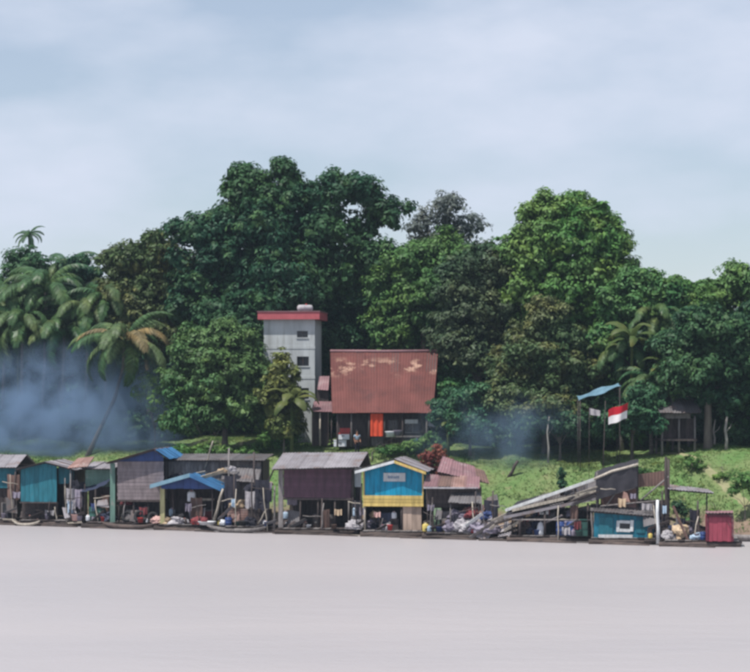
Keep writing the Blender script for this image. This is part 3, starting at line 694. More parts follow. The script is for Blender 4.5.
slab('kickboard', t, S.x(598.5), S.x(632.5), -.06, -.022, S.z(538.6), S.z(534.8), white_paint)
slab('pale_panel', t, S.x(647), S.x(652), -.05, -.022, S.z(541), S.z(529), mauve_wall)
slab('light_panel', t, S.x(599), S.x(613), -.045, -.022, S.z(536), S.z(517.5), teal_paint)
slab('light_panel', t, S.x(636), S.x(645), -.045, -.022, S.z(533), S.z(521), teal_paint)

# --- red booth at the raft's end
S = Site(719.5, 0.35, 0.36, RZ)
t = thing('raft_booth', 'small dark red upright booth at the right end of the rafts', 'booth', S.loc, RZ)
x0, x1 = S.x(706), S.x(733.5); zt = S.z(514)
plank_wall(t, x0+.13, x1-.13, 0, zt-.2, -.02, booth_red, .28, True, name='front_wall')
for a, b in ((x0, x0+.13), (x1-.13, x1)): slab('jamb', t, a, b, -.10, .06, 0, zt-.13, booth_dark)
slab('lintel', t, x0+.05, x1-.05, -.10, .06, zt-.2, zt, booth_dark)
slab('side_wall', t, x0, x0+.05, .065, 1.5, 0, zt-.1, booth_red); slab('side_wall', t, x1-.05, x1, .065, 1.5, 0, zt-.1, booth_red)
slab('back_wall', t, x0, x1, 1.5, 1.55, 0, zt-.1, booth_red)
tin_roof(t, (x0+.02, -.18, zt+.02), (x1-.02, -.18, zt+.02), (x1-.02, 1.65, zt+.06), (x0+.02, 1.65, zt+.06), tin_pink, ragged=.01)
box('handle', t, x1-.32, x1-.28, -.09, -.045, 1.0, 1.15, iron)

# ================================================================== BANK BUILDINGS
def holed_wall(name, parent, x0, x1, z0, z1, y, thick, holes, mat):
    xs = sorted({x0, x1, *[h[0] for h in holes], *[h[1] for h in holes]}); zs = sorted({z0, z1, *[h[2] for h in holes], *[h[3] for h in holes]})
    solid = lambda i, j: 0 <= i < len(xs)-1 and 0 <= j < len(zs)-1 and not any(h[0]-1e-6 <= xs[i] and xs[i+1] <= h[1]+1e-6 and h[2]-1e-6 <= zs[j] and zs[j+1] <= h[3]+1e-6 for h in holes)
    v, f = [], []
    def q(*p): f.append(tuple(range(len(v), len(v)+4))); v.extend(p)
    for i in range(len(xs)-1):
        for j in range(len(zs)-1):
            if not solid(i, j): continue
            a, b, c, d = xs[i], xs[i+1], zs[j], zs[j+1]; yb = y+thick
            q((a, y, c), (b, y, c), (b, y, d), (a, y, d)); q((b, yb, c), (a, yb, c), (a, yb, d), (b, yb, d))
            if not solid(i-1, j): q((a, yb, c), (a, y, c), (a, y, d), (a, yb, d))
            if not solid(i+1, j): q((b, y, c), (b, yb, c), (b, yb, d), (b, y, d))
            if not solid(i, j-1): q((a, yb, c), (b, yb, c), (b, y, c), (a, y, c))
            if not solid(i, j+1): q((a, y, d), (b, y, d), (b, yb, d), (a, yb, d))
    return link(name, mesh(name, v, f, mat), parent)

# --- concrete tower
S = Site(289, 21.5, 0, -0.10)
zb = float(ground(S.loc[0], S.Y)) - .15
S = Site(289, 21.5, zb, -0.10)
t = thing('concrete_tower', 'tall grey concrete tower with a red roof slab and small dark openings', 'tower', S.loc, -0.10)
x0, x1 = S.x(263.5), S.x(315); zt = S.z(319.5); D = 4.2
holes = [(S.x(297), S.x(308), S.z(337.5), S.z(331)), (S.x(297), S.x(309), S.z(366), S.z(356.5)), (S.x(298), S.x(309), S.z(399), S.z(388))]
wl = holed_wall('front_wall', t, x0, x1, 0, zt, 0, .15, holes, concrete)
slab('side_wall', t, x0, x0+.15, .152, D, 0, zt, concrete); slab('side_wall', t, x1-.15, x1, .152, D, 0, zt, concrete)
slab('back_wall', t, x0+.152, x1-.152, D-.15, D, 0, zt, concrete)
for h in holes:
    wn = slab('window', t, h[0]+.02, h[1]-.02, .10, .13, h[2]+.02, h[3]-.02, dark_glass)
    box('sill', wn, h[0]-.05, h[1]+.05, -.06, -.003, h[2]-.09, h[2]-.01, concrete)
    box('bar', wn, (h[0]+h[1])/2-.02, (h[0]+h[1])/2+.02, .06, .10, h[2]+.02, h[3]-.02, iron)
for py in (347.5, 377.5, 408): slab('floor_band', t, x0-.025, x1+.025, -.03, -.002, S.z(py)-.11, S.z(py)+.11, concrete)
rf = slab('roof', t, x0-.42, x1+.42, -.42, D+.42, zt, S.z(312), tower_red)
box('coping', rf, x0-.48, x1+.48, -.48, D+.48, S.z(312)+.003, S.z(312)+.07, tin_pink)
S2 = S
tk = thing('water_tank', 'pale rounded tank lying on the red roof of the tower', 'tank', PT(305, 311.3, S.Y+1.6)[:], 0.2)
tk.location.z = zb + S.z(312)+.075
v, f = tube_data([(-.62, 0, .27), (-.56, 0, .27), (-.5, 0, .27), (.5, 0, .27), (.56, 0, .27), (.62, 0, .27)], [.1, .22, .27, .27, .22, .1], 14)
link('barrel', mesh('barrel', v, f, cloth_white, True), tk)
for xx in (-.35, .35): box('cradle', tk, xx-.05, xx+.05, -.25, .25, 0, .09, wood_dark)
lathe('filler_cap', tk, [(.09, 0), (.09, .07), (.05, .09)], plastic_red, 10, (.1, 0, .53))

# --- brown roofed house
S = Site(381, 19.5, 0, -0.05); zb = float(ground(S.loc[0], S.Y)) - .05
zb = min(zb, CH-(446-HY)*S.s)
S = Site(381, 19.5, zb, -0.05)
t = thing('bank_house', 'house on the bank with a big steep faded maroon tin roof', 'house', S.loc, -0.05)
x0, x1 = S.x(337), S.x(428); ze = S.z(412.5); sb = (S.Y+4.6)/F
zr = CH-(352-HY)*sb-zb
xr0, xr1 = (328.5-381)*sb, (434-381)*sb
tin_roof(t, (S.x(334), -.9, ze-.02), (S.x(432), -.9, ze-.02), (xr1, 4.6, zr), (xr0, 4.6, zr), roof_brown, width=.82, rows=3, ragged=.03, lift=.055)
tin_roof(t, (S.x(334), 10.1, ze-.02), (S.x(432), 10.1, ze-.02), (xr1, 4.6, zr), (xr0, 4.6, zr), roof_brown, width=1.6, rows=1, name='rear_roof')
tube('ridge_cap', t, [(xr0-.1, 4.58, zr+.08), ((xr0+xr1)/2, 4.58, zr+.05), (xr1+.1, 4.58, zr+.08)], .11, tin_pink, 8)
v = [(xr0+.1, 4.6, zr-.15), (S.x(336), -.4, ze-.1), (S.x(336), 9.6, ze-.1)]
for xa, xb in ((S.x(337), xr0+.25), (S.x(428), xr1-.25)):
    v = [(xa, 0.02, ze-.15), (xa, 9.1, ze-.15), (xb, 4.6, zr-.2), (xa+.05*(1 if xa < 0 else -1), .02, ze-.15), (xa+.05*(1 if xa < 0 else -1), 9.1, ze-.15), (xb+.05*(1 if xa < 0 else -1), 4.6, zr-.2)]
    link('gable_wall', mesh('gable_wall', v, [(0, 1, 2), (5, 4, 3), (0, 3, 4, 1), (1, 4, 5, 2), (2, 5, 3, 0)], wood_dark), t)
dx0, dx1 = S.x(371), S.x(383.5)
wl = holed_wall('front_wall', t, x0, x1, 0, ze-.1, 0, .1, [(dx0, dx1, 0.001, S.z(416)), (S.x(388), S.x(398), S.z(432), S.z(420)), (S.x(405), S.x(420), S.z(432), S.z(419))], wood_dark)
slab('side_wall', t, x0, x0+.08, .102, 9.2, 0, ze-.15, wood_dark); slab('side_wall', t, x1-.08, x1, .102, 9.2, 0, ze-.15, wood_dark)
slab('back_wall', t, x0+.09, x1-.09, 9.12, 9.2, 0, ze-.15, wood_dark)
for a, b in ((388, 398), (405, 420)):
    wn = slab('window', t, S.x(a)+.01, S.x(b)-.01, .06, .085, S.z(432)+.01, S.z(420)-.01, dark_glass)
    box('frame', wn, S.x(a), S.x(b), -.04, -.003, S.z(433.2), S.z(432)-.003, wood_grey)
    box('frame', wn, (S.x(a)+S.x(b))/2-.03, (S.x(a)+S.x(b))/2+.03, .02, .055, S.z(432)+.01, S.z(420)-.01, wood_grey)
dr = slab('door', t, dx0+.02, dx1-.02, .06, .09, .01, S.z(416)-.02, wood_grey)
v, f = [], []
for i in range(13):
    for j in range(9):
        u, q = i/12, j/8
        v.append((S.x(371)+(S.x(383.5)-S.x(371))*u, -.75-.05*math.sin(u*16)-.03*q, S.z(413.5)+(S.z(436)-S.z(413.5))*q))
for i in range(12):
    for j in range(8): f.append((i*9+j, (i+1)*9+j, (i+1)*9+j+1, i*9+j+1))
link('door_curtain', mesh('door_curtain', v, f, orange_cloth, True), t)
for px in (338, 352, 369.5, 385, 403, 427): post(t, S.x(px), -.72, 0, ze-.04, .07, wood_grey if px in (352, 427) else wood_dark)
slab('porch_rail', t, S.x(386), S.x(427), -.78, -.72, S.z(437), S.z(435.5), wood_grey)
slab('notice_board', t, S.x(405), S.x(418), -.1, -.05, S.z(423.5), S.z(419.5), white_paint)
slab('gable_trim', t, S.x(428.5), S.x(437), 1.2, 1.27, S.z(428), S.z(402), white_paint)
tin_roof(t, (S.x(426), .2, S.z(426)), (S.x(441), .2, S.z(428)), (S.x(436), 1.6, S.z(420)), (S.x(427), 1.6, S.z(420)), white_paint, name='side_lean_to', width=.7)

# --- annex with small pink roofs between the tower and the house
S = Site(322.5, 19.2, zb, -0.05)
t = thing('porch_annex', 'small dark annex with two pink tin roofs beside the tower', 'annex', S.loc, -0.05)
tin_roof(t, (S.x(312), -.6, S.z(411.5)), (S.x(333), -.6, S.z(412)), (S.x(331.5), 1.2, S.z(402)), (S.x(313), 1.2, S.z(402)), tin_pink, name='lower_roof', width=.7)
tin_roof(t, (S.x(316), 1.3, S.z(390)), (S.x(327), 1.3, S.z(391)), (S.x(327), 2.6, S.z(377)), (S.x(317), 2.6, S.z(377)), tin_pink, width=.7)
for px in (313, 320.5, 332): post(t, S.x(px), -.45, 0, S.z(412), .06, wood_pale if px == 320.5 else wood_dark)
plank_wall(t, S.x(312), S.x(327.5), 0, S.z(412), .4, wood_dark, .28, True, name='lower_wall')
plank_wall(t, S.x(316), S.x(327), S.z(402), S.z(391), 1.5, wood_dark, .28, True, name='upper_wall')
slab('back_wall', t, S.x(314), S.x(326), 3.0, 3.06, 0, S.z(391), wood_dark)

# --- stilt hut in the dark under the right-hand trees
S = Site(679, 20.5, 0, 0.05); zb = float(ground(S.loc[0], S.Y)) - .1
S = Site(679, 20.5, zb, 0.05)
t = thing('stilt_hut', 'dim stilt hut with pale beams in deep shade of trees', 'hut', S.loc, 0.05)
for px in (662, 679, 695):
    for yy in (0, 2.4): post(t, S.x(px), yy, 0, S.z(416), .08, wood_grey)
slab('lintel', t, S.x(661), S.x(690), -.12, -.02, S.z(418.5), S.z(413.5), wood_grey)
slab('floor', t, S.x(660), S.x(697), -.2, 2.7, S.z(441), S.z(439), wood_dark)
plank_wall(t, S.x(663), S.x(696), S.z(439)+.01, S.z(419), .9, wood_dark, .3, True)
tin_roof(t, (S.x(658), -.6, S.z(413)), (S.x(699), -.6, S.z(413)), (S.x(699), 1.4, S.z(399)), (S.x(658), 1.4, S.z(399)), tin_dark)
tin_roof(t, (S.x(658), 3.4, S.z(413)), (S.x(699), 3.4, S.z(413)), (S.x(699), 1.4, S.z(399)), (S.x(658), 1.4, S.z(399)), tin_dark, name='rear_roof')

# --- flag on a pole, and the pale blue awning
def gz(x, y): return float(ground(x, y))
p = PT(604, 402, Yd(604, 15.0)); g0 = gz(p.x, p.y)
t = thing('flagpole', 'slim pole flying a red over white flag on the grassy bank', 'flag', (p.x, p.y, g0))
hgt = p.z-g0
tube('pole', t, [(-.1, 0, -.05), (.0, 0, hgt*.5), (.10, 0, hgt+.1)], [.035, .03, .02], wood_dark, 7)
sc_ = p.y/F
def flag_cloth(q0, q1):
    v, f = [], []
    for i in range(17):
        for j in range(5):
            u = i/16; q = q0+(q1-q0)*j/4
            x = .10 + (3+20*u - 1.5*u*q)*sc_; z = hgt + (-10 + 7.5*u*(1+.1*math.sin(u*5)) + 2 - 15.5*q)*sc_ + .05*math.sin(u*8+q)
            v.append((x, .16*math.sin(u*7.5+.8*q)*u, z))
    for i in range(16):
        for j in range(4): f.append((i*5+j, (i+1)*5+j, (i+1)*5+j+1, i*5+j+1))
    return v, f
for q0, q1, mm, nm in ((0, .5, flag_red, 'red_stripe'), (.5, 1, flag_white, 'white_stripe')):
    v, f = flag_cloth(q0, q1); link(nm, mesh(nm, v, f, mm, True), t)

p = PT(599, 394, Yd(599, 17.5)); g0 = gz(p.x, p.y); sc_ = p.y/F
t = thing('awning', 'pale blue tarp awning slung on sticks among the trees', 'awning', (p.x, p.y, g0)); h = p.z-g0
v, f = [], []
for i in range(11):
    for j in range(6):
        u, q = i/10, j/5
        v.append(((-21+42*u)*sc_, -.7+1.8*q, h+(-6.5+14*u+1.2*math.sin(u*9+q*3))*sc_ + .30*q - .10*math.sin(PI*u)*math.sin(PI*q) + .04*math.sin(u*31+q*13)))
for i in range(10):
    for j in range(5): f.append((i*6+j, (i+1)*6+j, (i+1)*6+j+1, i*6+j+1))
link('tarp', mesh('tarp', v, f, tarp_awning, True), t)
for u, y in ((.03, -.65), (.97, -.65), (.03, 1.0), (.97, 1.0)): tube('stick', t, [((-21+42*u)*sc_, y, -.1), ((-21+42*u)*sc_, y, h+(-7+14*u)*sc_+.1)], .03, wood_dark, 6)
p = PT(595, 412, Yd(595, 15.4)); g0 = gz(p.x, p.y); sc_ = p.y/F
t = thing('pennant', 'small white cloth pennant on a stick near the red and white flag', 'pennant', (p.x, p.y, g0)); h = p.z-g0
tube('stick', t, [(-.42, 0, -.05), (-.40, 0, h+.32)], .02, wood_dark, 6)
v = [(-.40+i*.085, .05*math.sin(i*1.3), h+.28-j*.16*(1-.02*i)-.02*i) for i in range(10) for j in range(4)]
link('cloth', mesh('cloth', v, [(i*4+j, i*4+4+j, i*4+5+j, i*4+1+j) for i in range(9) for j in range(3)], cloth_white, True), t)

# ================================================================== VEGETATION
def unit(r, n):
    a = r.normal(size=(n, 3)); return a/np.linalg.norm(a, axis=1, keepdims=True)
def leaf_quads(c, nrm, r, leaf, aspect=0.55):
    n = len(c); t = np.cross(nrm, unit(r, n)); t /= np.linalg.norm(t, axis=1, keepdims=True)+1e-9
    b = np.cross(nrm, t); l = (leaf*r.uniform(.65, 1.35, n))[:, None]; wd = l*aspect
    droop = np.array([0, 0, -1.0])*l*.18
    return np.stack([c - t*l*.5, c + b*wd*.5 + nrm*l*.06, c + t*l*.5 + droop, c - b*wd*.5 + nrm*l*.06], 1)
def foliage(lobes, seed, leaf=0.42, clump=0.85, per=26, dens=1.0, jit=0.4, inner=0.25, under=0.75):
    leaf *= .82; per = int(per*1.1); clump *= .92; dens *= .66; jit *= .7
    r = np.random.default_rng(seed); out = []; big = lobes; lobes = []
    for (x, y, z, a, b, c) in big:                      # each lobe is broken into smaller billows
        rm = (a*b*c)**(1/3)
        if rm < 1.1: lobes.append((x, y, z, a, b, c)); continue
        lobes.append((x, y, z, a*.84, b*.84, c*.84))
        for dv in unit(r, 18):
            if dv[2] < -.45: continue
            q = r.uniform(.28, .42); lobes.append((x+dv[0]*a*.72, y+dv[1]*b*.72, z+dv[2]*c*.72, a*q, b*q, max(c*q*.85, .5)))
    for (x, y, z, a, b, c) in lobes:
        area = 4*PI*((a*b)**1.6/3 + (a*c)**1.6/3 + (b*c)**1.6/3)**(1/1.6)
        n = max(6, int(area*dens/(clump*clump*1.15)))
        d = unit(r, n); d = d[(d[:, 2] > -.15) | (r.random(n) > under)]; n = len(d)
        rad = np.array([a, b, c]); f = r.uniform(.72, 1.06, n)[:, None]
        cc = np.array([x, y, z]) + d*rad*f
        cs = clump*r.uniform(.6, 1.25, n)
        m = n*per; idx = np.repeat(np.arange(n), per)
        o = unit(r, m); o[:, 2] = np.abs(o[:, 2])*np.where(r.random(m) < .8, 1, -1)
        o = o + d[idx]*.5; o /= np.linalg.norm(o, axis=1, keepdims=True)
        pos = cc[idx] + o*cs[idx][:, None]*r.uniform(.45, 1.0, m)[:, None]*np.array([1, 1, .72])
        nr = o*1.0 + d[idx]*.25 + np.array([0, 0, .45]) + unit(r, m)*jit; nr /= np.linalg.norm(nr, axis=1, keepdims=True)
        out.append(leaf_quads(pos, nr, r, leaf))
        k = int(m*inner)
        if k:
            pos = np.array([x, y, z]) + unit(r, k)*rad*(r.random(k)**.4*.8)[:, None]
            out.append(leaf_quads(pos, unit(r, k), r, leaf*1.7, .75))
    return np.concatenate(out)
def limbs(base_r, h_fork, targets, seed, lean=(0, 0), root_flare=1.5):
    r = random.Random(seed); fork = Vector((lean[0], lean[1], h_fork)); parts = []
    pts = [Vector((0, 0, -.5)), Vector((0, 0, .25)), Vector((lean[0]*.3, lean[1]*.3, h_fork*.45)), fork]
    parts.append(tube_data(pts, [base_r*root_flare, base_r*1.15, base_r*.9, base_r*.75], 9))
    for tx, ty, tz in targets:
        e = Vector((tx, ty, tz)); st = fork - Vector((0, 0, r.uniform(0, h_fork*.25)))
        mid = st.lerp(e, .5) + Vector((r.uniform(-.4, .4), r.uniform(-.4, .4), r.uniform(.1, .8)))
        q = base_r*r.uniform(.38, .55)
        parts.append(tube_data([st, st.lerp(mid, .5)+Vector((0, 0, .15)), mid, e], [q, q*.8, q*.55, q*.18], 6))
        for k in range(2):
            s2 = mid.lerp(e, r.uniform(.0, .6)); e2 = s2 + Vector((r.uniform(-1.6, 1.6), r.uniform(-1.6, 1.6), r.uniform(.2, 1.6)))
            parts.append(tube_data([s2, s2.lerp(e2, .5)+Vector((0, 0, .1)), e2], [q*.4, q*.28, q*.1], 5))
    return joined(parts)
def tree(name, label, base_px, d, lobes_px, mat, seed, leaf=0.42, clump=0.85, per=26, dens=1.0, trunk=.35, wood=bark, group='trees along the bank', cat='tree', fork=.35, jit=.4, flat=1.0, inner=.25, under=.75):
    Y = Yd(base_px, d); x = (base_px-CX)*Y/F; zg = gz(x, Y); r = random.Random(seed)
    t = thing(name, label, cat, (x, Y, zg), 0, group)
    lobes = []
    for lb in lobes_px:
        px, py, rx, ry = lb[:4]; s = Y/F; dep = lb[4] if len(lb) > 4 else r.uniform(-.35, .35)*rx*s
        q = PT(px, py, Y+dep); lobes.append((q.x-x, dep, q.z-zg, rx*s, rx*s*.85*flat, ry*s))
    for (lx, ly, lz, la, lb, lc) in list(lobes):                   # ragged tufts standing off each lobe
        if la < .9: continue
        for k in range(5):
            th, ph = r.uniform(0, 2*PI), r.uniform(-.15, 1.35); q = r.uniform(.12, .26); o_ = r.uniform(.95, 1.22)
            lobes.append((lx+math.cos(th)*math.cos(ph)*la*o_, ly+math.sin(th)*math.cos(ph)*lb*o_, lz+math.sin(ph)*lc*o_, max(la*q, .35), max(lb*q, .35), max(lc*q, .3)))
    ztop = max(l[2] for l in lobes)
    link('trunk', mesh('trunk', *limbs(trunk, max(.6, ztop*fork), [(l[0], l[1], l[2]) for l in sorted(lobes, key=lambda l: -l[3])[:9]], seed), wood, True), t)
    link('crown', quads_np('crown', foliage(lobes, seed, leaf, clump, per, dens, jit, inner, under), mat), t)
    return t
tree('broadleaf_tree', 'huge dark green spreading tree towering behind the concrete tower', 292, 31,
     [(283, 174, 11, 8), (252, 190, 25, 19), (258, 212, 34, 26), (300, 200, 32, 25), (345, 192, 26, 20), (208, 236, 36, 22), (270, 235, 45, 34), (330, 232, 42, 34), (382, 214, 18, 17), (406, 209, 6, 5),
      (368, 262, 27, 33), (228, 275, 44, 36), (290, 285, 56, 46), (345, 295, 44, 42), (182, 238, 14, 10), (255, 330, 60, 46), (330, 345, 50, 40), (200, 310, 30, 36), (238, 182, 12, 12), (226, 190, 5, 6), (330, 176, 8, 5), (362, 184, 7, 6), (394, 224, 8, 9), (281, 163, 4, 3), (172, 230, 6, 5)], leaf_deep, 11, .46, .95, 26, .95, .55)
tree('broadleaf_tree', 'tall bright green domed tree standing behind the brown bushy tree', 570, 30,
     [(566, 212, 26, 17), (545, 222, 26, 22), (592, 226, 28, 24), (570, 245, 44, 30), (612, 252, 20, 26), (532, 258, 28, 28), (575, 285, 48, 34), (615, 290, 24, 28), (535, 300, 36, 36), (590, 325, 46, 36), (555, 203, 10, 8), (543, 203, 5, 5), (590, 207, 6, 6), (612, 226, 7, 8), (517, 232, 9, 8), (510, 250, 14, 14), (624, 266, 9, 12), (573, 198, 5, 4)], leaf_bright, 12, .42, .85, 26, 1.0, .5)
tree('broadleaf_tree', 'brownish green rounded tree between palms and the tall dark tree', 150, 29,
     [(148, 258, 32, 20), (120, 268, 24, 20), (178, 272, 26, 26), (150, 290, 46, 30), (185, 305, 22, 26), (118, 300, 24, 24), (150, 330, 44, 30)], leaf_olive, 13, .40, .8, 24, .95, .35)
tree('broadleaf_tree', 'thin tree with leaves tinted grey for haze behind the others near centre', 448, 44,
     [(448, 213, 20, 16), (430, 232, 22, 18), (465, 232, 20, 18), (448, 246, 30, 20), (448, 196, 9, 6)], leaf_hazed, 14, .34, .7, 14, .7, .3, bark_pale, inner=.05)
tree('broadleaf_tree', 'mid green tree just above the maroon roofed house', 425, 33,
     [(435, 255, 28, 20), (408, 268, 20, 22), (455, 268, 24, 22), (425, 290, 38, 30), (446, 372, 26, 30), (440, 405, 24, 24), (395, 300, 26, 30), (430, 325, 40, 30), (390, 335, 36, 26)], leaf_mid, 15, .40, .85, 26, 1, .35)
tree('broadleaf_tree', 'dark purplish green tree between the two tallest crowns', 478, 28,
     [(482, 262, 22, 18), (500, 285, 24, 24), (462, 290, 26, 24), (485, 315, 40, 32), (452, 330, 26, 26), (505, 340, 28, 30), (470, 355, 40, 26)], leafy('leaf_dusk', (0.040, 0.088, 0.044), (0.068, 0.100, 0.055)), 16, .38, .8, 24, 1, .35)
tree('broadleaf_tree', 'brown tinged tiered tree standing right of the maroon house', 546, 22,
     [(546, 318, 22, 16), (532, 336, 26, 15), (562, 342, 26, 15), (546, 360, 44, 17), (510, 366, 26, 13), (580, 374, 22, 13), (546, 388, 56, 17), (500, 398, 20, 12), (546, 412, 50, 17), (575, 424, 26, 13), (512, 424, 26, 14)], leaf_brown, 17, .36, .7, 24, 1.0, .3, flat=.9)
tree('broadleaf_tree', 'low dense round tree covering the foot of the concrete tower', 225, 18.5,
     [(226, 342, 28, 18), (198, 352, 26, 22), (246, 356, 18, 18), (220, 375, 42, 28), (256, 388, 22, 26), (185, 388, 26, 26), (228, 410, 48, 26), (268, 418, 22, 22), (195, 420, 28, 22)], leafy('leaf_moss', (0.048, 0.135, 0.048), (0.088, 0.165, 0.056)), 18, .36, .75, 26, 1.1, .25, fork=.25)
tree('leafy_shrub', 'bright lime green shrub sprouting beside the leaning palm trunk', 155, 19.5,
     [(150, 386, 12, 9), (166, 392, 12, 9), (142, 394, 9, 7), (158, 404, 16, 12)], leafy('leaf_lime', (0.085, 0.20, 0.030), (0.11, 0.22, 0.04)), 19, .34, .5, 22, 1.1, .08, group='shrubs on the bank', cat='shrub')
tree('broadleaf_tree', 'mid green tree filling the gap above the red and white flag', 640, 27,
     [(640, 288, 20, 18), (620, 305, 22, 22), (662, 300, 20, 20), (640, 325, 40, 26), (612, 345, 26, 26), (670, 335, 24, 24), (640, 360, 40, 26), (625, 385, 30, 22)], leaf_mid, 20, .40, .8, 24, 1.0, .3)
tree('broadleaf_tree', 'dark tree with heavy shade hanging over the stilt hut', 708, 22,
     [(710, 330, 36, 22), (690, 348, 26, 22), (735, 345, 30, 24), (710, 370, 44, 26), (745, 375, 26, 26), (685, 385, 26, 18), (730, 398, 36, 22)], leaf_deep, 21, .40, .85, 28, 1.1, .3, fork=.5)
tree('broadleaf_tree', 'small domed tree top rising at the right edge of the picture', 736, 34,
     [(731, 279, 14, 10), (745, 290, 18, 16), (715, 296, 16, 14), (735, 312, 34, 24), (760, 305, 22, 24)], leaf_mid, 22, .40, .8, 24, 1.0, .3)
tree('broadleaf_tree', 'yellow green tree with light top right of the domed tree', 688, 30,
     [(678, 296, 18, 14), (698, 302, 20, 16), (688, 322, 32, 24), (660, 285, 10, 10)], leaf_bright, 23, .40, .75, 24, 1.0, .25)
tree('broadleaf_tree', 'dense tree at the right edge beyond the stilt hut', 775, 24,
     [(775, 330, 36, 36), (765, 370, 34, 30), (790, 300, 28, 26), (780, 400, 40, 26)], leaf_deep, 24, .42, .9, 24, 1.0, .3)
tree('leafy_shrub', 'blue green bush half hidden in thin smoke beside the maroon house', 470, 19,
     [(468, 402, 24, 15), (450, 415, 18, 15), (490, 415, 20, 15), (470, 426, 34, 15)], leaf_blue, 25, .32, .6, 24, 1.1, .12, group='shrubs on the bank', cat='shrub')
tree('leafy_shrub', 'green bush directly under the red and white flag', 632, 19.5,
     [(640, 404, 22, 18), (622, 418, 22, 15), (648, 424, 20, 14), (612, 430, 20, 11)], leaf_blue, 26, .34, .6, 24, 1.1, .12, group='shrubs on the bank', cat='shrub')
tree('leafy_shrub', 'low bush in shade at the foot of the tiered tree', 560, 19,
     [(555, 424, 24, 14), (580, 430, 20, 12), (530, 430, 20, 12)], leaf_deep, 27, .32, .6, 24, 1.1, .1, group='shrubs on the bank', cat='shrub')
tree('broadleaf_tree', 'dark leafy tree filling behind the leaning palm', 60, 33,
     [(30, 272, 26, 18), (75, 280, 28, 20), (50, 305, 44, 28), (100, 315, 30, 28), (15, 320, 30, 30), (60, 345, 60, 28), (20, 375, 36, 26), (95, 370, 36, 26)], leaf_deep, 28, .42, .9, 24, 1.0, .3)
tree('broadleaf_tree', 'shadowy tree off the left edge behind the palms', -25, 30,
     [(-20, 300, 34, 30), (-10, 345, 36, 30), (-35, 370, 36, 30), (-50, 310, 30, 30)], leaf_deep, 29, .42, .9, 22, 1.0, .3)
tree('leafy_shrub', 'pale green weed clump on the crest behind the blue gable house', 425, 17.5, [(428, 440, 12, 7), (416, 446, 12, 5), (440, 446, 10, 5)], leaf_mid, 30, .22, .35, 20, 1.1, .05, group='shrubs on the bank', cat='shrub')
tree('leafy_shrub', 'rounded weed clump on the crest left of the mossy path', 692, 16.5, [(692, 462, 9, 6), (700, 466, 7, 5)], leaf_bright, 31, .22, .35, 20, 1.1, .05, group='shrubs on the bank', cat='shrub')
tree('leafy_shrub', 'green bush by the worn earth path at the right edge', 745, 12.0, [(744, 482, 13, 12), (756, 488, 12, 12), (734, 490, 7, 8)], leaf_bright, 32, .22, .4, 22, 1.1, .05, group='shrubs on the bank', cat='shrub')
tree('leafy_shrub', 'small reddish leaved shrub behind the blue gable house', 434, 6.8, [(428, 460, 9, 8), (438, 455, 9, 9), (432, 470, 9, 7), (445, 463, 8, 8), (440, 474, 9, 8)], leaf_red, 33, .17, .30, 22, 1.1, .06, group='shrubs on the bank', cat='shrub')
tree('leafy_shrub', 'dark weeds below the maroon roofed house', 372, 16.4, [(388, 451, 12, 4), (400, 449, 12, 4), (415, 447, 12, 5)], leaf_mid, 34, .22, .35, 18, 1.1, .05, group='shrubs on the bank', cat='shrub')
tree('leafy_shrub', 'small dark bush on the mud behind the debris raft', 679, 7.5, [(678, 508, 7, 6), (684, 512, 6, 5)], leaf_deep, 35, .2, .3, 20, 1.1, .05, group='shrubs on the bank', cat='shrub')
tree('leafy_shrub', 'light green scrub on the crest behind the timber shed', 232, 16.6, [(190, 453, 20, 4), (215, 451, 18, 4), (245, 452, 18, 4), (272, 440, 14, 8), (292, 438, 12, 9)], leaf_bright, 36, .24, .4, 18, 1.0, .05, group='shrubs on the bank', cat='shrub')

tree('leafy_shrub', 'tall yellow green shrub covering the left foot of the tower', 284, 17.6,
     [(280, 366, 9, 16), (286, 388, 12, 20), (294, 412, 12, 18), (274, 402, 12, 18), (284, 428, 18, 14)], leafy('leaf_yellow', (0.090, 0.135, 0.036), (0.130, 0.155, 0.048)), 38, .42, .55, 20, 1.1, .08, group='shrubs on the bank', cat='shrub')
for k, (px, d, h_, lab) in enumerate(((520, 12.2, 5, 'low weed tuft on the slope behind the sluice foot'), (548, 13.4, 5, 'weed tuft on the slope above the middle of the sluice'), (585, 14.6, 6, 'weed tuft on the crest left of the black canopy'), (652, 13.0, 5, 'weed tuft on the slope behind the hanging rust sheet'),
        (690, 11.8, 5, 'weed tuft on the slope above the debris raft'), (715, 12.6, 5, 'weed tuft on the slope above the red booth'), (470, 14.8, 5, 'weed tuft behind the pink roofed hut'), (722, 15.8, 6, 'weed tuft on the crest near the path'), (640, 16.2, 6, 'weed tuft on the crest below the flag bush'))):
    Y = Yd(px, d); py = HY+(CH-gz((px-CX)*Y/F, Y))*F/Y
    tree('weed_tuft', lab, px, d, [(px, py-h_*.5, 7, h_*.7), (px+7, py-h_*.4, 5, h_*.5), (px-6, py-h_*.35, 5, h_*.45)], leaf_bright if k % 2 else leaf_mid, 60+k, .2, .3, 16, 1, .03, group='weed tufts on the slope', cat='weed')
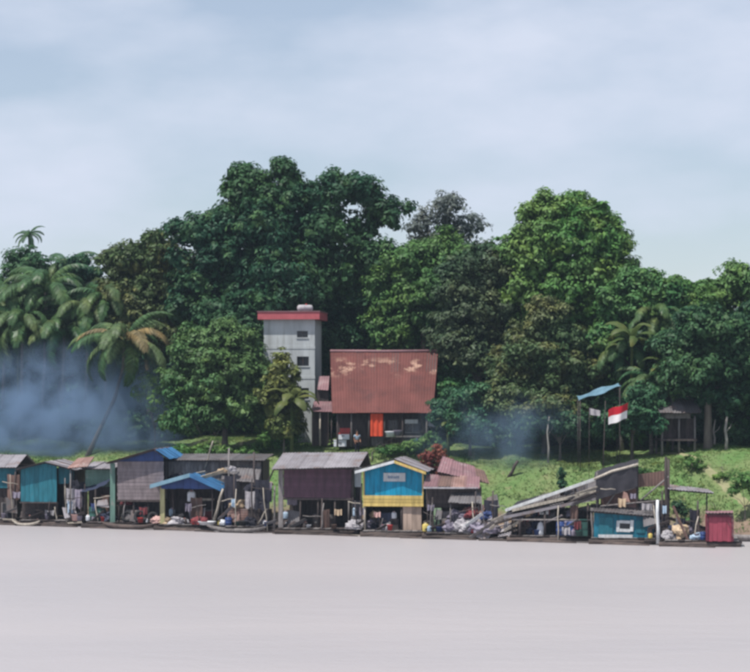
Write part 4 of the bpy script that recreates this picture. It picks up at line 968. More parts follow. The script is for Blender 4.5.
# far wood closing the view behind the named trees
def far_wood():
    r = random.Random(9); lob = []
    prof_x = [-220, 0, 50, 100, 150, 200, 300, 380, 450, 520, 570, 630, 680, 720, 760, 980]
    prof_y = [300, 290, 295, 300, 295, 275, 235, 275, 275, 275, 265, 320, 330, 330, 320, 320]
    px = -210
    while px < 960:
        ty = np.interp(px, prof_x, prof_y); py = ty+12
        while py < 425:
            d = 50 + r.uniform(-4, 10); Y = Yd(px, d); q = PT(px+r.uniform(-14, 14), py+r.uniform(-8, 8), Y); s = Y/F
            lob.append((q.x, q.y, q.z, 26*s, 22*s, 20*s)); py += 30
            if py > ty+45: q = PT(px+17, py-15, Y+9); lob.append((q.x, q.y, q.z, 30*s, 20*s, 24*s))
        px += 34
    o = link('far_wood', quads_np('far_wood', foliage(lob, 77, .62, 1.25, 20, .8, .5, .3), leaf_deep)); o['kind'] = 'stuff'
    o['label'] = 'dark wood closing the view behind the bank trees'; o['category'] = 'wood'
far_wood()

# bare pale trunks seen in the shade on the right, and the thin pale stem by the smoke
for px, py0, py1, d, lab, rr in ((726, 425, 462, 21, 'pale bare trunk standing in shade right of the stilt hut', .11), (714, 428, 462, 23, 'thin dark grey bare trunk next to the stilt hut', .08), (548, 425, 458, 17.5, 'thin pale stem in the smoke under the tiered tree', .07)):
    Y = Yd(px, d); x = (px-CX)*Y/F; zg = gz(x, Y); tz = PT(px, py0, Y).z-zg
    t = thing('bare_trunk', lab, 'trunk', (x, Y, zg), 0, 'bare trunks in the shade')
    tube('stem', t, [(0, 0, -.2), (.05, 0, tz*.4), (-.05, .05, tz*.8), (.08, 0, tz+.6)], [rr*1.2, rr, rr*.9, rr*.6], bark_pale, 8)
    tube('branch', t, [(-.03, .03, tz*.7), (.3, .1, tz*.9), (.5, .2, tz*1.15)], [rr*.5, rr*.4, rr*.2], bark_pale, 6)

# --- palms
def frond_mesh(L, seed, mat, droop=1.0, n=30, wid=.75):
    r = np.random.default_rng(seed); sp = []
    a0 = R(38); x = z = 0.0; m = 14; P = [(0, 0, 0)]
    for i in range(m):
        a = a0 - droop*R(118)*((i+.5)/m)**1.25; x += math.cos(a)*L/m; z += math.sin(a)*L/m; P.append((x, 0, z))
    P = np.array(P); v, f = [], []
    tv, tf = tube_data([Vector(p) for p in P[::2]], list(np.linspace(.05, .012, len(P[::2]))), 4, True); v += [tuple(p) for p in tv]; f += tf
    for i in range(n):
        u = .12 + .87*i/(n-1); k = u*m; j = min(int(k), m-1); q = P[j]+(P[j+1]-P[j])*(k-j); tg = (P[j+1]-P[j]); tg = tg/np.linalg.norm(tg)
        ll = wid*L*.30*math.sin(PI*min(1, .12+u*.86))**.6 * r.uniform(.8, 1.15)
        for s in (-1, 1):
            d1 = np.array([tg[0]*.55, s*1.0, tg[2]*.55-.25]); d1 /= np.linalg.norm(d1)
            d2 = np.array([tg[0]*.4, s*.55, -.95+r.uniform(-.2, .2)]); d2 /= np.linalg.norm(d2)
            wv = tg*.068*L/4
            p0 = q; p1 = q+d1*ll*.5; p2 = p1+d2*ll*.55; b = len(v)
            v += [tuple(p0-wv*.6), tuple(p0+wv*.6), tuple(p1+wv), tuple(p1-wv), tuple(p2)]
            f += [(b, b+1, b+2, b+3), (b+3, b+2, b+4)]
    return mesh('frond', v, f, mat)
FROND = {}
def frond(kind, mat):
    k = (kind, mat.name)
    if k not in FROND: FROND[k] = frond_mesh(4.2, kind*7+3, mat, (.85, 1.0, 1.2)[kind % 3])
    return FROND[k]
def palm(label, base_px, crown_px, crown_py, d, size, n, mats, seed, trunk_r=.14, group='palms on the bank', name='palm_tree', trunk_mat=bark_palm):
    Y = Yd(base_px, d); x = (base_px-CX)*Y/F; zg = gz(x, Y); c = PT(crown_px, crown_py, Y); r = random.Random(seed)
    t = thing(name, label, 'palm', (x, Y, zg), 0, group)
    C = Vector((c.x-x, 0, c.z-zg)); mid = Vector((C.x*.72, .2, C.z*.5))
    pts = [Vector((0, 0, -.3)), Vector((C.x*.30, .1, C.z*.2)), mid, Vector((C.x*.95, .1, C.z*.78)), C]
    tube('trunk', t, pts, [trunk_r*1.5, trunk_r*1.1, trunk_r, trunk_r*.9, trunk_r*.95], trunk_mat, 8)
    lathe('crown_shaft', t, [(trunk_r*.95, -.25), (trunk_r*1.5, 0), (trunk_r*.9, .35), (.03, .6)], mats[0], 8, C)
    for i in range(n):
        az = 2*PI*(i*.381966*1.0) + r.uniform(-.25, .25); k = i/n
        pitch = R(30) - R(78)*k + r.uniform(-.12, .12)          # young fronds upright, old ones hanging
        sc = size/4.2*r.uniform(.82, 1.1)
        link('frond', frond(i % 3, r.choice(mats)), t, C+Vector((0, 0, .1)), (r.uniform(-.25, .25), -pitch, az), (sc, sc, sc))
    return t
PM, PK, PD = leaf_palm, leaf_palmdark, leaf_dry
palm('broad palm in front of the dark tree third from the left edge', 20, 22, 322, 23.5, 4.8, 22, [PM, PK], 21)
palm('palm crown between the leaning palm and the brownish tree', 104, 106, 300, 27, 4.8, 20, [PK, PM], 22)
palm('low palm hanging over the smoke at the left edge', -14, -12, 338, 22.5, 4.8, 20, [PM, PK], 23)
palm('coconut palm with leaning trunk and drooping fronds above the smoke', 86, 125, 343, 17.5, 5.0, 24, [PM, PM, PK, PD], 1, .15)
palm('palm at the left edge arching over the first teal shack', 2, 4, 300, 25, 5.2, 20, [PM, PK], 2)
palm('palm with pale arching fronds second from the left edge', 40, 46, 290, 26, 5.4, 20, [PM, PK, PK], 3)
palm('palm close left of the brownish rounded tree', 82, 88, 312, 26, 5.0, 20, [PM, PK], 4)
palm('slender small headed palm rising above the left skyline', 28, 29, 236, 36, 1.75, 13, [PK], 5, .09)
palm('low palm in front of the dark wood on the left', 58, 64, 332, 24.5, 4.8, 22, [PM, PK], 6)
palm('palm poking up between palms on the left skyline', 62, 66, 268, 33, 3.6, 15, [PK, PM], 7)
palm('palm with bright fronds right of the tall domed tree', 652, 656, 318, 27, 3.8, 20, [PK, PK, PM], 8)
palm('palm with drooping fronds above the stilt hut', 690, 688, 344, 25, 3.6, 20, [PK, PK, PM], 9)
palm('low palm in front of the domed tree left of the flag palms', 622, 620, 350, 25, 3.6, 18, [PK, PM], 10)
palm('dark low palm between the flag and the stilt hut', 652, 650, 382, 22.5, 3.4, 18, [PK, PM], 11)

# --- bananas
def banana_leaf(seed):
    r = random.Random(seed); v, f = [], []; m = 12
    for i in range(m+1):
        u = i/m; a = R(62)-R(120)*u**1.4
        if i == 0: x = z = 0.0
        else: x += math.cos(a)*2.2/m; z += math.sin(a)*2.2/m
        wd = .30*math.sin(PI*min(1, .06+u*.92))**.55
        for s in (-1, -.5, 0, .5, 1): v.append((x, s*wd*(1+r.uniform(-.12, .05)*(abs(s) == 1)), z-abs(s)*wd*.35+r.uniform(-.03, .03)*(abs(s) == 1)))
    for i in range(m):
        for k in range(4): f.append((i*5+k, (i+1)*5+k, (i+1)*5+k+1, i*5+k+1))
    return mesh('leaf', v, f, leaf_banana, True)
BL = [banana_leaf(i) for i in range(3)]
def banana(label, px, d, top_py, n, seed, size=1.0):
    Y = Yd(px, d); x = (px-CX)*Y/F; zg = gz(x, Y); h = PT(px, top_py, Y).z - zg; r = random.Random(seed)
    t = thing('banana_plant', label, 'plant', (x, Y, zg), r.uniform(0, 3), 'banana plants on the bank')
    tube('stem', t, [(0, 0, -.2), (.03, 0, h*.5), (0, 0, h)], [.16, .13, .09], leaf_banana, 8)
    for i in range(n):
        sc = size*r.uniform(.8, 1.15)
        link('leaf', BL[i % 3], t, (0, 0, h-.05), (r.uniform(-.4, .4), R(70)*(i/n)**1.2-R(22), 2.4*i+r.uniform(-.2, .2)), (sc, sc, sc))
for i, (px, d, py, n, sz, lab) in enumerate(((292, 17, 402, 13, 1.15, 'tall yellow green banana plant at the foot of the concrete tower'), (668, 22, 372, 9, 1.2, 'banana plant among palms right of the flag'), (632, 23, 340, 9, 1.2, 'pale banana plant high between the tall domed tree and palms'),
        (18, 25, 335, 9, 1.2, 'banana plant under the palms at the left'), (448, 17.5, 425, 8, .7, 'small banana plant touching the right of the maroon house'))):
    banana(lab, px, d, py, n, i, sz)

# ================================================================== SMALL THINGS ON THE RAFTS
def at(px, d, z=DECK): Y = Yd(px, d); return ((px-CX)*Y/F, Y, z)
def zpx(px, py, d): return PT(px, py, Yd(px, d)).z
def blob_mesh(seed, rx, ry, rz, mat, rough=.28, n=26, m=15):
    """slumped, creased bag or cloth pile standing on its own flat foot"""
    from mathutils import noise as mn
    off = Vector((seed*3.17, seed*1.71, seed*.53)); v, f = [], []; cr = rough > .12
    if not cr: n, m = 14, 9
    for j in range(m+1):
        th = PI*j/m
        for i in range(n):
            a = 2*PI*i/n; p = Vector((math.sin(th)*math.cos(a), math.sin(th)*math.sin(a), math.cos(th)))
            k = 1 + rough*1.6*mn.noise(p*1.3+off) + (rough*1.5*(.5-abs(mn.noise(p*2.6+off*2)))-rough*.5 + rough*.7*mn.noise(p*6+off) if cr else 0)
            z = max(p.z*rz*k, -rz*.5)
            v.append((p.x*rx*k, p.y*ry*k, z+rz*.5))
    for j in range(m):
        for i in range(n): f.append((j*n+i, j*n+(i+1) % n, (j+1)*n+(i+1) % n, (j+1)*n+i))
    return mesh('heap', v, f, mat, not cr)
def heap(name, label, cat, px, d, rx, rz, mat, seed, z=DECK, ry=None, rough=.28, group=None, rzr=0.0):
    o = link(name, blob_mesh(seed, rx, ry or rx*.8, rz, mat, rough), None, at(px, d, z), (0, 0, rzr)); return tag(o, label, cat, group)
def drum(label, px, d, mat, r=.28, h=.85, lid=None, z=DECK, rot=0.0, name='plastic_drum'):
    t = thing(name, label, 'drum', at(px, d, z), 0, 'drums on the rafts')
    q = (R(90), 0, rot) if rot else (0, 0, 0); o = (0, 0, r) if rot else (0, 0, 0)
    b = lathe('barrel', t, [(r*.90, 0), (r, .04), (r, h*.30), (r*1.05, h*.32), (r*1.05, h*.36), (r, h*.38), (r, h*.64), (r*1.05, h*.66), (r*1.05, h*.70), (r, h*.72), (r, h*.96), (r*.92, h)], mat, 16, o, q)
    lathe('bung', b, [(.04, h), (.04, h+.03), (.03, h+.035)], lid or mat, 8); return t
def jug(label, px, d, mat, h=.45, z=DECK, rz=.3, cap=plastic_red):
    t = thing('jerrycan', label, 'jerrycan', at(px, d, z), rz, 'jerrycans on the rafts'); w2, dp = h*.36, h*.24
    v, f = [], []
    for zz, k in ((0, .92), (.05, 1), (h*.72, 1), (h*.88, .8), (h*.92, .35)):
        for a, b in ((-1, -.7), (-.7, -1), (.7, -1), (1, -.7), (1, .7), (.7, 1), (-.7, 1), (-1, .7)): v.append((a*w2*k, b*dp*k, zz))
    for j in range(4):
        for i in range(8): f.append((j*8+i, j*8+(i+1) % 8, (j+1)*8+(i+1) % 8, (j+1)*8+i))
    f += [tuple(range(8))[::-1], tuple(range(32, 40))]
    link('body', mesh('body', v, f, mat, True), t)
    lathe('cap', t, [(.05, h*.92), (.05, h), (.04, h*1.01)], cap, 8)
    tube('handle', t, [(-w2*.6, 0, h*.86), (-w2*.4, 0, h*1.02), (w2*.3, 0, h*1.02), (w2*.55, 0, h*.86)], .022, mat, 6); return t
def tub(label, px, d, mat, r=.3, h=.25, z=DECK, name='wash_tub'):
    o = lathe(name, None, [(r*.8, 0), (r, h), (r*1.06, h+.01), (r*1.06, h+.03), (r*.96, h+.03), (r*.74, .04)], mat, 16, at(px, d, z)); return tag(o, label, 'tub', 'tubs on the rafts')
def tyre(label, px, d, r=.3, z=DECK, rot=(R(80), 0, 0)):
    v, f = [], []; n, m = 20, 8
    for i in range(n):
        a = 2*PI*i/n
        for k in range(m):
            b = 2*PI*k/m; q = r*.74 + r*.26*math.cos(b); v.append((q*math.cos(a), q*math.sin(a), r*.30*math.sin(b)))
    for i in range(n):
        for k in range(m): f.append((i*m+k, ((i+1) % n)*m+k, ((i+1) % n)*m+(k+1) % m, i*m+(k+1) % m))
    p = at(px, d, z+r*.98); o = link('old_tyre', mesh('old_tyre', v, f, rubber, True), None, p, rot); return tag(o, label, 'tyre', 'old tyres on the rafts')
def hung(label, px0, px1, py0, py1, d, mat, seed, name='hanging_cloth', taper=0.0):
    """cloth hanging over a line: gathered top, folds, uneven hem"""
    r = random.Random(seed); a, b = PT(px0, py0, Yd(px0, d)), PT(px1, py0, Yd(px1, d)); zb = PT(px0, py1, Yd(px0, d)).z
    c = (a+b)/2; v, f = [], []; n, m = 12, 8; ph = r.uniform(0, 6)
    for i in range(n+1):
        for j in range(m+1):
            u, q = i/n, j/m; k = 1 + taper*(q-.5)
            v.append(((a.x-c.x)+(b.x-a.x)*(.5+(u-.5)*k), (a.y-c.y)*(1-u)+(b.y-c.y)*u + (.03+.06*q)*math.sin(u*13+ph+q), (zb-a.z)*q*(1+.06*math.sin(u*9+ph)) - .06*math.sin(PI*u)*(1-q)))
    for i in range(n):
        for j in range(m): f.append((i*(m+1)+j, (i+1)*(m+1)+j, (i+1)*(m+1)+j+1, i*(m+1)+j+1))
    o = link(name, mesh(name, v, f, mat, True), None, c); return tag(o, label, 'cloth', 'cloths hung out on the rafts')
def pole(label, px0, py0, px1, py1, d, r=.06, mat=wood_grey, name='mooring_pole', d1=None, group='poles among the rafts'):
    a, b = PT(px0, py0, Yd(px0, d)), PT(px1, py1, Yd(px1, d if d1 is None else d1)); c = b-a; m = Vector((c.z, 0, -c.x)).normalized()*.03
    o = link(name, mesh(name, *tube_data([Vector((0, 0, 0)), c*.35+m, c*.7-m, c], [r*1.1, r, r*.95, r*.8], 8), mat, True), None, a)
    return tag(o, label, 'pole', group)
def board(label, px0, py0, px1, py1, d, wid, mat, name='loose_plank', cat='plank', thick=.035, face=.0, d1=None, group='loose planks on the rafts'):
    a, b = PT(px0, py0, Yd(px0, d)), PT(px1, py1, Yd(px1, d if d1 is None else d1)); dx = b-a; L_ = dx.length
    up = Vector((0, 0, 1)); side = dx.cross(up).normalized(); nr = side.cross(dx).normalized()
    wv = (side*math.cos(face)+nr*math.sin(face))*wid/2; tv = wv.cross(dx).normalized()*thick/2; v = []
    for p in (Vector((0, 0, 0)), dx):
        for s1, s2 in ((-1, -1), (1, -1), (1, 1), (-1, 1)): v.append(p+wv*s1+tv*s2)
    o = link(name, mesh(name, v, [(0, 1, 2, 3), (7, 6, 5, 4), (0, 4, 5, 1), (1, 5, 6, 2), (2, 6, 7, 3), (3, 7, 4, 0)], mat), None, a)
    return tag(o, label, cat, group)
def scrap(label, c4, d, mat, dd=(0, 0, .7, .7), name='scrap_sheet'):
    P = [PT(px, py, Yd(px, d)+e) for (px, py), e in zip(c4, dd)]; o0 = P[0].copy()
    o = link(name, sheet_mesh(*[p-o0 for p in P], mat), None, o0); return tag(o, label, 'metal sheet', 'scrap sheets heaped on the rafts')
def canoe(label, px, d, length, mat, rz, name='dugout_canoe', z=-.06, beam=.42, hgt=.42, seat=wood_grey):
    t = thing(name, label, 'canoe', at(px, d, z), rz, 'canoes beside the rafts'); v, f = [], []; n, m = 16, 9
    for i in range(n+1):
        u = -1+2*i/n; k = max(.03, (1-abs(u)**2.6)); sh = .22*abs(u)**2.5
        for j in range(m):
            a = PI*j/(m-1); v.append((u*length/2, -math.cos(a)*beam*k**.8, hgt+sh-math.sin(a)**.7*(hgt*(.35+.65*k))))
        for j in range(m):
            a = PI*j/(m-1); v.append((u*length/2*.985, -math.cos(a)*(beam*k**.8-.03*k), hgt+sh-.003-math.sin(a)**.7*(hgt*(.35+.65*k)-.05)))
    w2 = 2*m
    for i in range(n):
        for j in range(m-1):
            f.append((i*w2+j, i*w2+j+1, (i+1)*w2+j+1, (i+1)*w2+j)); f.append((i*w2+m+j, (i+1)*w2+m+j, (i+1)*w2+m+j+1, i*w2+m+j+1))
        f.append((i*w2, (i+1)*w2, (i+1)*w2+m, i*w2+m)); f.append((i*w2+m-1, i*w2+w2-1, (i+1)*w2+w2-1, (i+1)*w2+m-1))
    link('hull', mesh('hull', v, f, mat, True), t)
    for u in (-.45, .05, .5): box('thwart', t, u*length/2-.09, u*length/2+.09, -beam*.88*(1-abs(u)**2.6), beam*.88*(1-abs(u)**2.6), hgt-.08, hgt-.04, seat)
    return t

# -- left houses
canoe('pale brown dugout floating below the teal gabled shack', 26, -0.75, 2.3, wood_pale, -.40, beam=.30, hgt=.26)
canoe('long dark canoe along the raft of the mauve house', 128, -0.7, 4.4, wood_log, -.42, hgt=.34)
canoe('grey wooden canoe drawn up on the mud at the right edge', 748, 6.9, 4.6, wood_grey, -.15, z=-.02)
canoe('long pale canoe in front of the cloth heaped raft', 236, -0.75, 4.6, wood_grey, -.43, hgt=.34)
hung('white shirt hanging beside the teal gabled shack', 66, 74, 488, 503, .5, cloth_white, 1)
hung('black cloth draped on top of the washing pole near teal shack', 69, 79, 479.5, 486, .45, cloth_dark, 2, taper=.5)
hung('dark trousers on the line left of the pale green shack', 74.5, 82, 489, 508, .55, cloth_lilac, 3)
hung('pale blue cloth hanging low beside the teal gabled shack', 67.5, 73, 501, 513, .38, cloth_paleblue, 4)
pole('pole carrying washing between teal shack and green shack', 66, 524, 65, 478, .7, .045, wood_grey, 'washing_pole')
pole('second washing pole beside the green shack', 84, 525, 85, 484, .7, .045, wood_dark, 'washing_pole')
tub('pale pink wash tub on the deck under the washing', 76, .35, cloth_pink, .34, .42)
hung('small pale rag under the sill of the teal gabled shack', 28, 36, 510, 515, .85, cloth_lilac, 5)
hung('white rag second along the lower wall of the teal shack', 45, 54, 510, 515.5, .85, cloth_white, 6)
drum('green drum in the dark under the pale green shack', 94, .9, plastic_green, .36, 1.0)
drum('dark green drum second under the pale green shack', 101, 1.0, plastic_green, .33, .9, iron)
jug('white jerrycan on deck below the pale green shack', 88, .5, plastic_white, .42)
tyre('tyre leaning left under the mauve house', 127, .45, .42)
tyre('tyre leaning at the middle under the mauve house', 140, .42, .46, rot=(R(78), R(8), 0))
tyre('tyre leaning right under the mauve house', 153, .45, .40, rot=(R(83), R(-6), 0))
heap('red_bundle', 'dark red bundle tucked below the floor beam of the mauve house', 'bundle', 127, 1.35, .42, .20, cloth_red, 3, z=zpx(127, 505, 1.35))
box_ = box('bundle_shelf', None, 0, 1, 0, 1, 0, 1, wood_dark); bpy.data.objects.remove(box_)
board('dark shelf plank holding the red bundle under the mauve house', 118, 505.6, 138, 505.6, 1.35, .55, wood_dark)
# -- blue roofed stall
jug('white jug on the stall shelf under the blue roof', 191.5, 1.35, plastic_white, .78, z=zpx(191.5, 501.5, 1.35)+.0, rz=0)
heap('clothes_heap', 'pale pink clothes heaped at the left front of the blue roofed stall', 'clothes', 158, .35, .55, .30, cloth_pink, 5)
heap('clothes_heap', 'white and lilac clothes heap at the stall step', 'clothes', 178, .3, .62, .34, cloth_white, 6, rough=.4)
heap('clothes_heap', 'dark red clothes heap under the stall counter', 'clothes', 199, .6, .55, .36, cloth_red, 7)
heap('clothes_heap', 'brown pile between the pale clothes at the stall', 'clothes', 168, .25, .5, .26, cloth_tan, 8, rough=.4)
tub('broad white basin on the deck right of the stall', 207, .25, plastic_white, .62, .2)
jug('small blue white jerrycan inside the stall beside the yellow post', 172, .9, cloth_paleblue, .55, z=DECK+.5)
board('low bench plank inside the stall by the yellow post', 166, 514.4, 182, 514.4, 1.0, .5, wood_dark)
pole('pale slanted pole leaning at the right of the blue stall', 214, 520, 223, 489, .2, .09, wood_pale, 'leaning_pole')
heap('black_bundle', 'black bundle lying on the blue stall roof', 'bundle', 177, 2.6, .6, .30, cloth_dark, 9, z=zpx(177, 480, 2.6))
board('tan plank laid across the ridge of the blue stall roof', 201, 478, 224, 471, 1.6, .28, cloth_tan, face=.9)
board('short tan plank behind the ridge of the blue roof', 186, 476, 206, 472, 2.6, .25, wood_pale, face=.7)
heap('tan_sack', 'light tan sack at the tip of the roof plank', 'sack', 223, 3.5, .36, .26, cloth_tan, 10, z=zpx(223, 473.5, 3.5))
heap('white_sack', 'small white sack beside the upright pole over the shed', 'sack', 232, 3.4, .28, .24, cloth_white, 12, z=zpx(232, 471.5, 3.4))
board('shelf plank under the two light sacks against the shed', 217, 474, 238, 472, 3.4, .5, wood_grey)
drum('blue drum at the raft edge right of the stall', 228.5, .32, plastic_blue, .24, .55)
heap('white_bag', 'white bag against the blue drum', 'bag', 223, .25, .26, .26, plastic_white, 13)
pole('tall grey pole standing behind the stall', 229.5, 522, 229, 448, 3.2, .075, wood_grey)
pole('thin forked pole rising above the shed', 205, 468, 213, 441, 3.9, .05, wood_pale)
pole('dark tall pole at the right end of the shed', 256, 520, 254, 452, 3.2, .08, wood_dark)
# -- heaped raft
heap('tarp_bundle', 'pale orange tarp bundle on the crate left of the white cloth', 'bundle', 237, 1.5, .55, .36, cloth_tan, 14, z=zpx(237, 508, 1.5))
def crate(label, px, d, w_, h_, dp, mat, z=DECK):
    t = thing('wooden_crate', label, 'crate', at(px, d, z), RZ, 'crates on the rafts')
    sh = slab('box', t, -w_/2+.03, w_/2-.03, .03, dp-.03, .02, h_-.03, wood_dark); n = max(3, int(h_/.16))
    for i in range(n):
        for y0, y1 in ((0, .028), (dp-.028, dp)): box('slat', sh, -w_/2, w_/2, y0, y1, i*h_/n+.01, (i+1)*h_/n-.02, mat)
    return t
crate('low brown crate stack holding the orange tarp bundle', 238, 1.2, 1.5, zpx(238, 508.5, 1.2)-DECK, .7, tin_rust)
crate('dark crate under the white and pink cloths', 259, 1.4, 1.6, zpx(259, 509, 1.4)-DECK, .7, wood_dark)
hung('white and pink cloth hanging in front of the dark shed', 245, 255, 491, 508, 1.1, cloth_white, 15)
hung('pink cloth next to the white one before the shed', 257, 262, 493, 508, 1.15, cloth_pink, 16)
hung('pale cloth hung highest next to the plum house', 263, 272, 482, 503, 1.1, cloth_lilac, 17)
heap('black_bundle', 'black bundle above the white cloth on the heaped raft', 'bundle', 251, 2.0, .45, .42, cloth_dark, 18, z=zpx(251, 493, 2.0))
crate('upright grey crate behind the hung white cloth', 252, 1.7, .9, zpx(252, 494, 1.7)-DECK, .7, wood_grey)
heap('tan_sack', 'tan sack near the top left corner of the plum house', 'sack', 267, 1.6, .36, .26, cloth_tan, 19, z=zpx(267, 486.5, 1.6))
pole('grey pole topped by the tan sack near plum house', 268, 528, 266, 486, 1.6, .07, wood_grey)
pole('pale prop slanting down to the deck left of the plum house', 258, 524, 267, 509, .4, .05, wood_pale, 'leaning_pole')
pole('stout pale pole at the left corner of the plum house', 274, 531, 275, 486, .5, .075, wood_grey)
pole('slanting dark pole reaching toward the plum roof', 262, 492, 279, 461, 1.5, .06, wood_dark, 'leaning_pole')
tub('dark rubber tub on the heaped raft front', 244, .4, rubber, .4, .3)
heap('weed_bundle', 'dark olive bundle on deck beside the prop', 'bundle', 250, .5, .5, .4, cloth_dark, 20)
# -- plum house
tub('grey basin in the dark opening of the plum house', 308, .55, plastic_white, .22, .16)
jug('pale blue jerrycan at left under the plum house', 285.5, .75, cloth_paleblue, .5, z=DECK+.55)
jug('second pale jerrycan low at the left under the plum house', 287, .6, plastic_white, .36, cap=plastic_blue)
crate('small dark crate holding the pale blue jerrycan', 285.5, .75, .6, .54, .5, wood_dark)
hung('grey cloth slung under the floor of the plum house', 287, 297, 499, 505, .9, cloth_lilac, 21)
heap('white_bag', 'large white bag at the right corner of the plum house', 'bag', 355, .45, .50, .42, cloth_white, 22)
jug('white jerrycan on the crate right of the plum house', 356, 1.1, cloth_paleblue, .62, z=DECK+.85)
crate('crate with white jerrycan between plum and blue houses', 356, 1.0, .65, .84, .6, wood_grey)
drum('black drum lying deep under the plum house', 330, 1.6, iron, .3, .9)
drum('dark drum standing at middle under the plum house', 317, 1.5, iron, .3, .9)
# -- blue gable house
tyre('tyre inside the open front of the blue gable house', 384, 1.1, .40)
heap('grey_sack', 'grey sack left in the open front of the blue house', 'sack', 371, 1.0, .36, .42, cloth_lilac, 24)
jug('white jerrycan hung by the door inside the blue house', 394, 1.1, plastic_white, .46, z=DECK+.75)
crate('dark crate holding the jerrycan in the blue house', 394, 1.1, .6, .74, .5, wood_dark)
jug('small white jerrycan at the doorstep of the blue house', 388, .45, plastic_white, .4)
heap('tan_sack', 'tan sack on the pile in the blue house opening', 'sack', 376, 1.5, .42, .3, cloth_tan, 25, z=DECK+.75)
crate('slatted crate at the back of the blue house opening', 377, 1.5, 1.0, .74, .6, wood_grey)
# -- below the pink roofed hut
jug('yellow white jerrycan at the corner right of the blue house', 425.5, .3, plastic_yellow, .55, cap=plastic_white)
jug('grey blue jerrycan standing below the yellow one', 429.5, .2, cloth_paleblue, .4)
drum('dark drum behind the pale green post', 446, .9, iron, .28, .85)
for i, (px, d, rx, rz_, mm, z, lab) in enumerate(((452, .5, .55, .5, cloth_lilac, DECK, 'lilac grey sack at the left foot of the scrap heap'), (464, .6, .62, .55, cloth_white, DECK, 'pale sack in the middle of the scrap heap'), (477, .5, .6, .42, cloth_lilac, DECK, 'low lilac sack right in the scrap heap'),
        (458, 1.0, .62, .42, cloth_lilac, DECK+.80, 'upper grey sack on the scrap heap left'), (472, 1.0, .5, .4, cloth_red, DECK+.95, 'dark red sack on the scrap heap top'), (491, .6, .58, .40, cloth_lilac, DECK, 'grey sack at the right foot of the scrap heap'), (487, 1.1, .5, .36, cloth_blue, DECK+.85, 'blue bundle atop the scrap heap'))):
    heap('sack', lab, 'sack', px, d, rx, rz_, mm, 30+i, z=z, rough=.4, group='sacks in the scrap heap')
crate('dark crate under the upper grey sack of the scrap heap', 458, 1.0, 1.0, .79, .7, wood_dark)
crate('dark crate under the dark red sack of the scrap heap', 473, 1.0, .9, .94, .7, wood_dark)
crate('dark crate under the blue bundle of the scrap heap', 488, 1.1, .9, .84, .7, wood_dark)
scrap('pale sheet leaning leftmost on the scrap heap', [(459, 536), (470, 540), (484, 519), (474, 515)], .15, tin_grey)
scrap('grey sheet leaning in the middle of the scrap heap', [(476, 537), (487, 541), (500, 521), (490, 516)], .15, tin_grey)
scrap('rust sheet lying over the top of the scrap heap', [(462, 511), (482, 514), (487, 505), (468, 503)], .9, tin_rust)
scrap('blue grey sheet propped at the right of the scrap heap', [(484, 512), (500, 508), (497, 494), (487, 498)], 1.3, tin_dark)
scrap('long pale sheet resting near the chute foot', [(497, 539), (510, 536), (514, 522), (505, 524)], .2, tin_grey)
board('white plank slanting across the scrap heap', 462, 529, 482, 514, .1, .22, white_paint, face=.9)
board('grey plank slanting low across the scrap heap', 470, 538, 494, 522, .05, .24, wood_grey, face=.9)
board('short pale plank at right side of the scrap heap', 486, 533, 504, 517, .1, .20, wood_pale, face=.9)
_d = next(d for d in np.arange(9.5, 20, .1) if PT(509, 476, Yd(509, d)).z < gz((509-CX)*Yd(509, d)/F, Yd(509, d))+.02)
pole('dark leaning stump on the grass behind the scrap heap', 508.5, 477.5, 518, 461, float(_d), .12, wood_dark, 'leaning_stump')
# -- dredge
heap('white_bag', 'white upright bag in the dark under the sluice', 'bag', 540.5, .35, .24, .55, plastic_white, 41, rough=.15)
slb = thing('signboard', 'small white board fixed on the sluice chute', 'board', PT(544, 511, Yd(544, .5))[:], RZ)
slab('panel', slb, -.30, .30, -.05, 0, -.22, .22, white_paint); slab('batten', slb, -.36, -.31, -.06, .02, -.30, .28, cloth_red); slab('batten', slb, .31, .36, -.06, .02, -.30, .28, cloth_red)
board('tan plank lying under the sluice chute', 524, 516, 542, 509, .55, .35, cloth_tan, face=.8)
drum('blue drum under the dredge left of the green panel', 561, .6, plastic_blue, .32, .9)
drum('navy drum second under the dredge roof', 571, .7, plastic_blue, .32, .9, iron)
hung('white and blue cloth under the dredge roof', 562, 570, 527, 535, .3, cloth_white, 42)
hung('lilac cloth bundle hung above the drums under the dredge', 560, 577, 520, 526, .5, cloth_lilac, 43)
t = thing('door_panel', 'upright green door panel leaning beside the blue cabin', 'panel', at(583.5, .5), RZ)
slab('leaf', t, -.26, .26, 0, .04, .0, zpx(583, 522, .5)-DECK, plastic_green); slab('ledge', t, -.24, .24, -.03, -.002, .45, .56, plastic_green); slab('ledge', t, -.24, .24, -.03, -.002, 1.0, 1.1, plastic_green)
t = thing('diesel_engine', 'dark diesel engine with wheel under the sluice', 'engine', at(524, .7), RZ)
slab('block', t, -.4, .4, 0, .5, .12, .72, iron); slab('bed', t, -.6, .6, -.05, .55, 0, .12, wood_dark)
lathe('flywheel', t, [(.36, 0), (.38, .02), (.38, .08), (.36, .1)], iron, 18, (.1, -.02, .45), (R(90), 0, 0)); tube('exhaust', t, [(-.25, .25, .7), (-.25, .25, 1.3), (-.35, .2, 1.4)], .04, iron, 7)
slab('fuel_tank', t, -.1, .35, .1, .4, .74, .95, plastic_red)
pole('white pole at the right corner of the blue cabin', 658, 544, 657.5, 500, .15, .11, white_paint)
pole('light grey pole at the left corner of the blue cabin', 593, 543, 592, 508, .2, .10, wood_grey)
pole('tall dark pole carrying the hanging rust sheet', 667, 545, 666, 457, .9, .11, wood_dark)
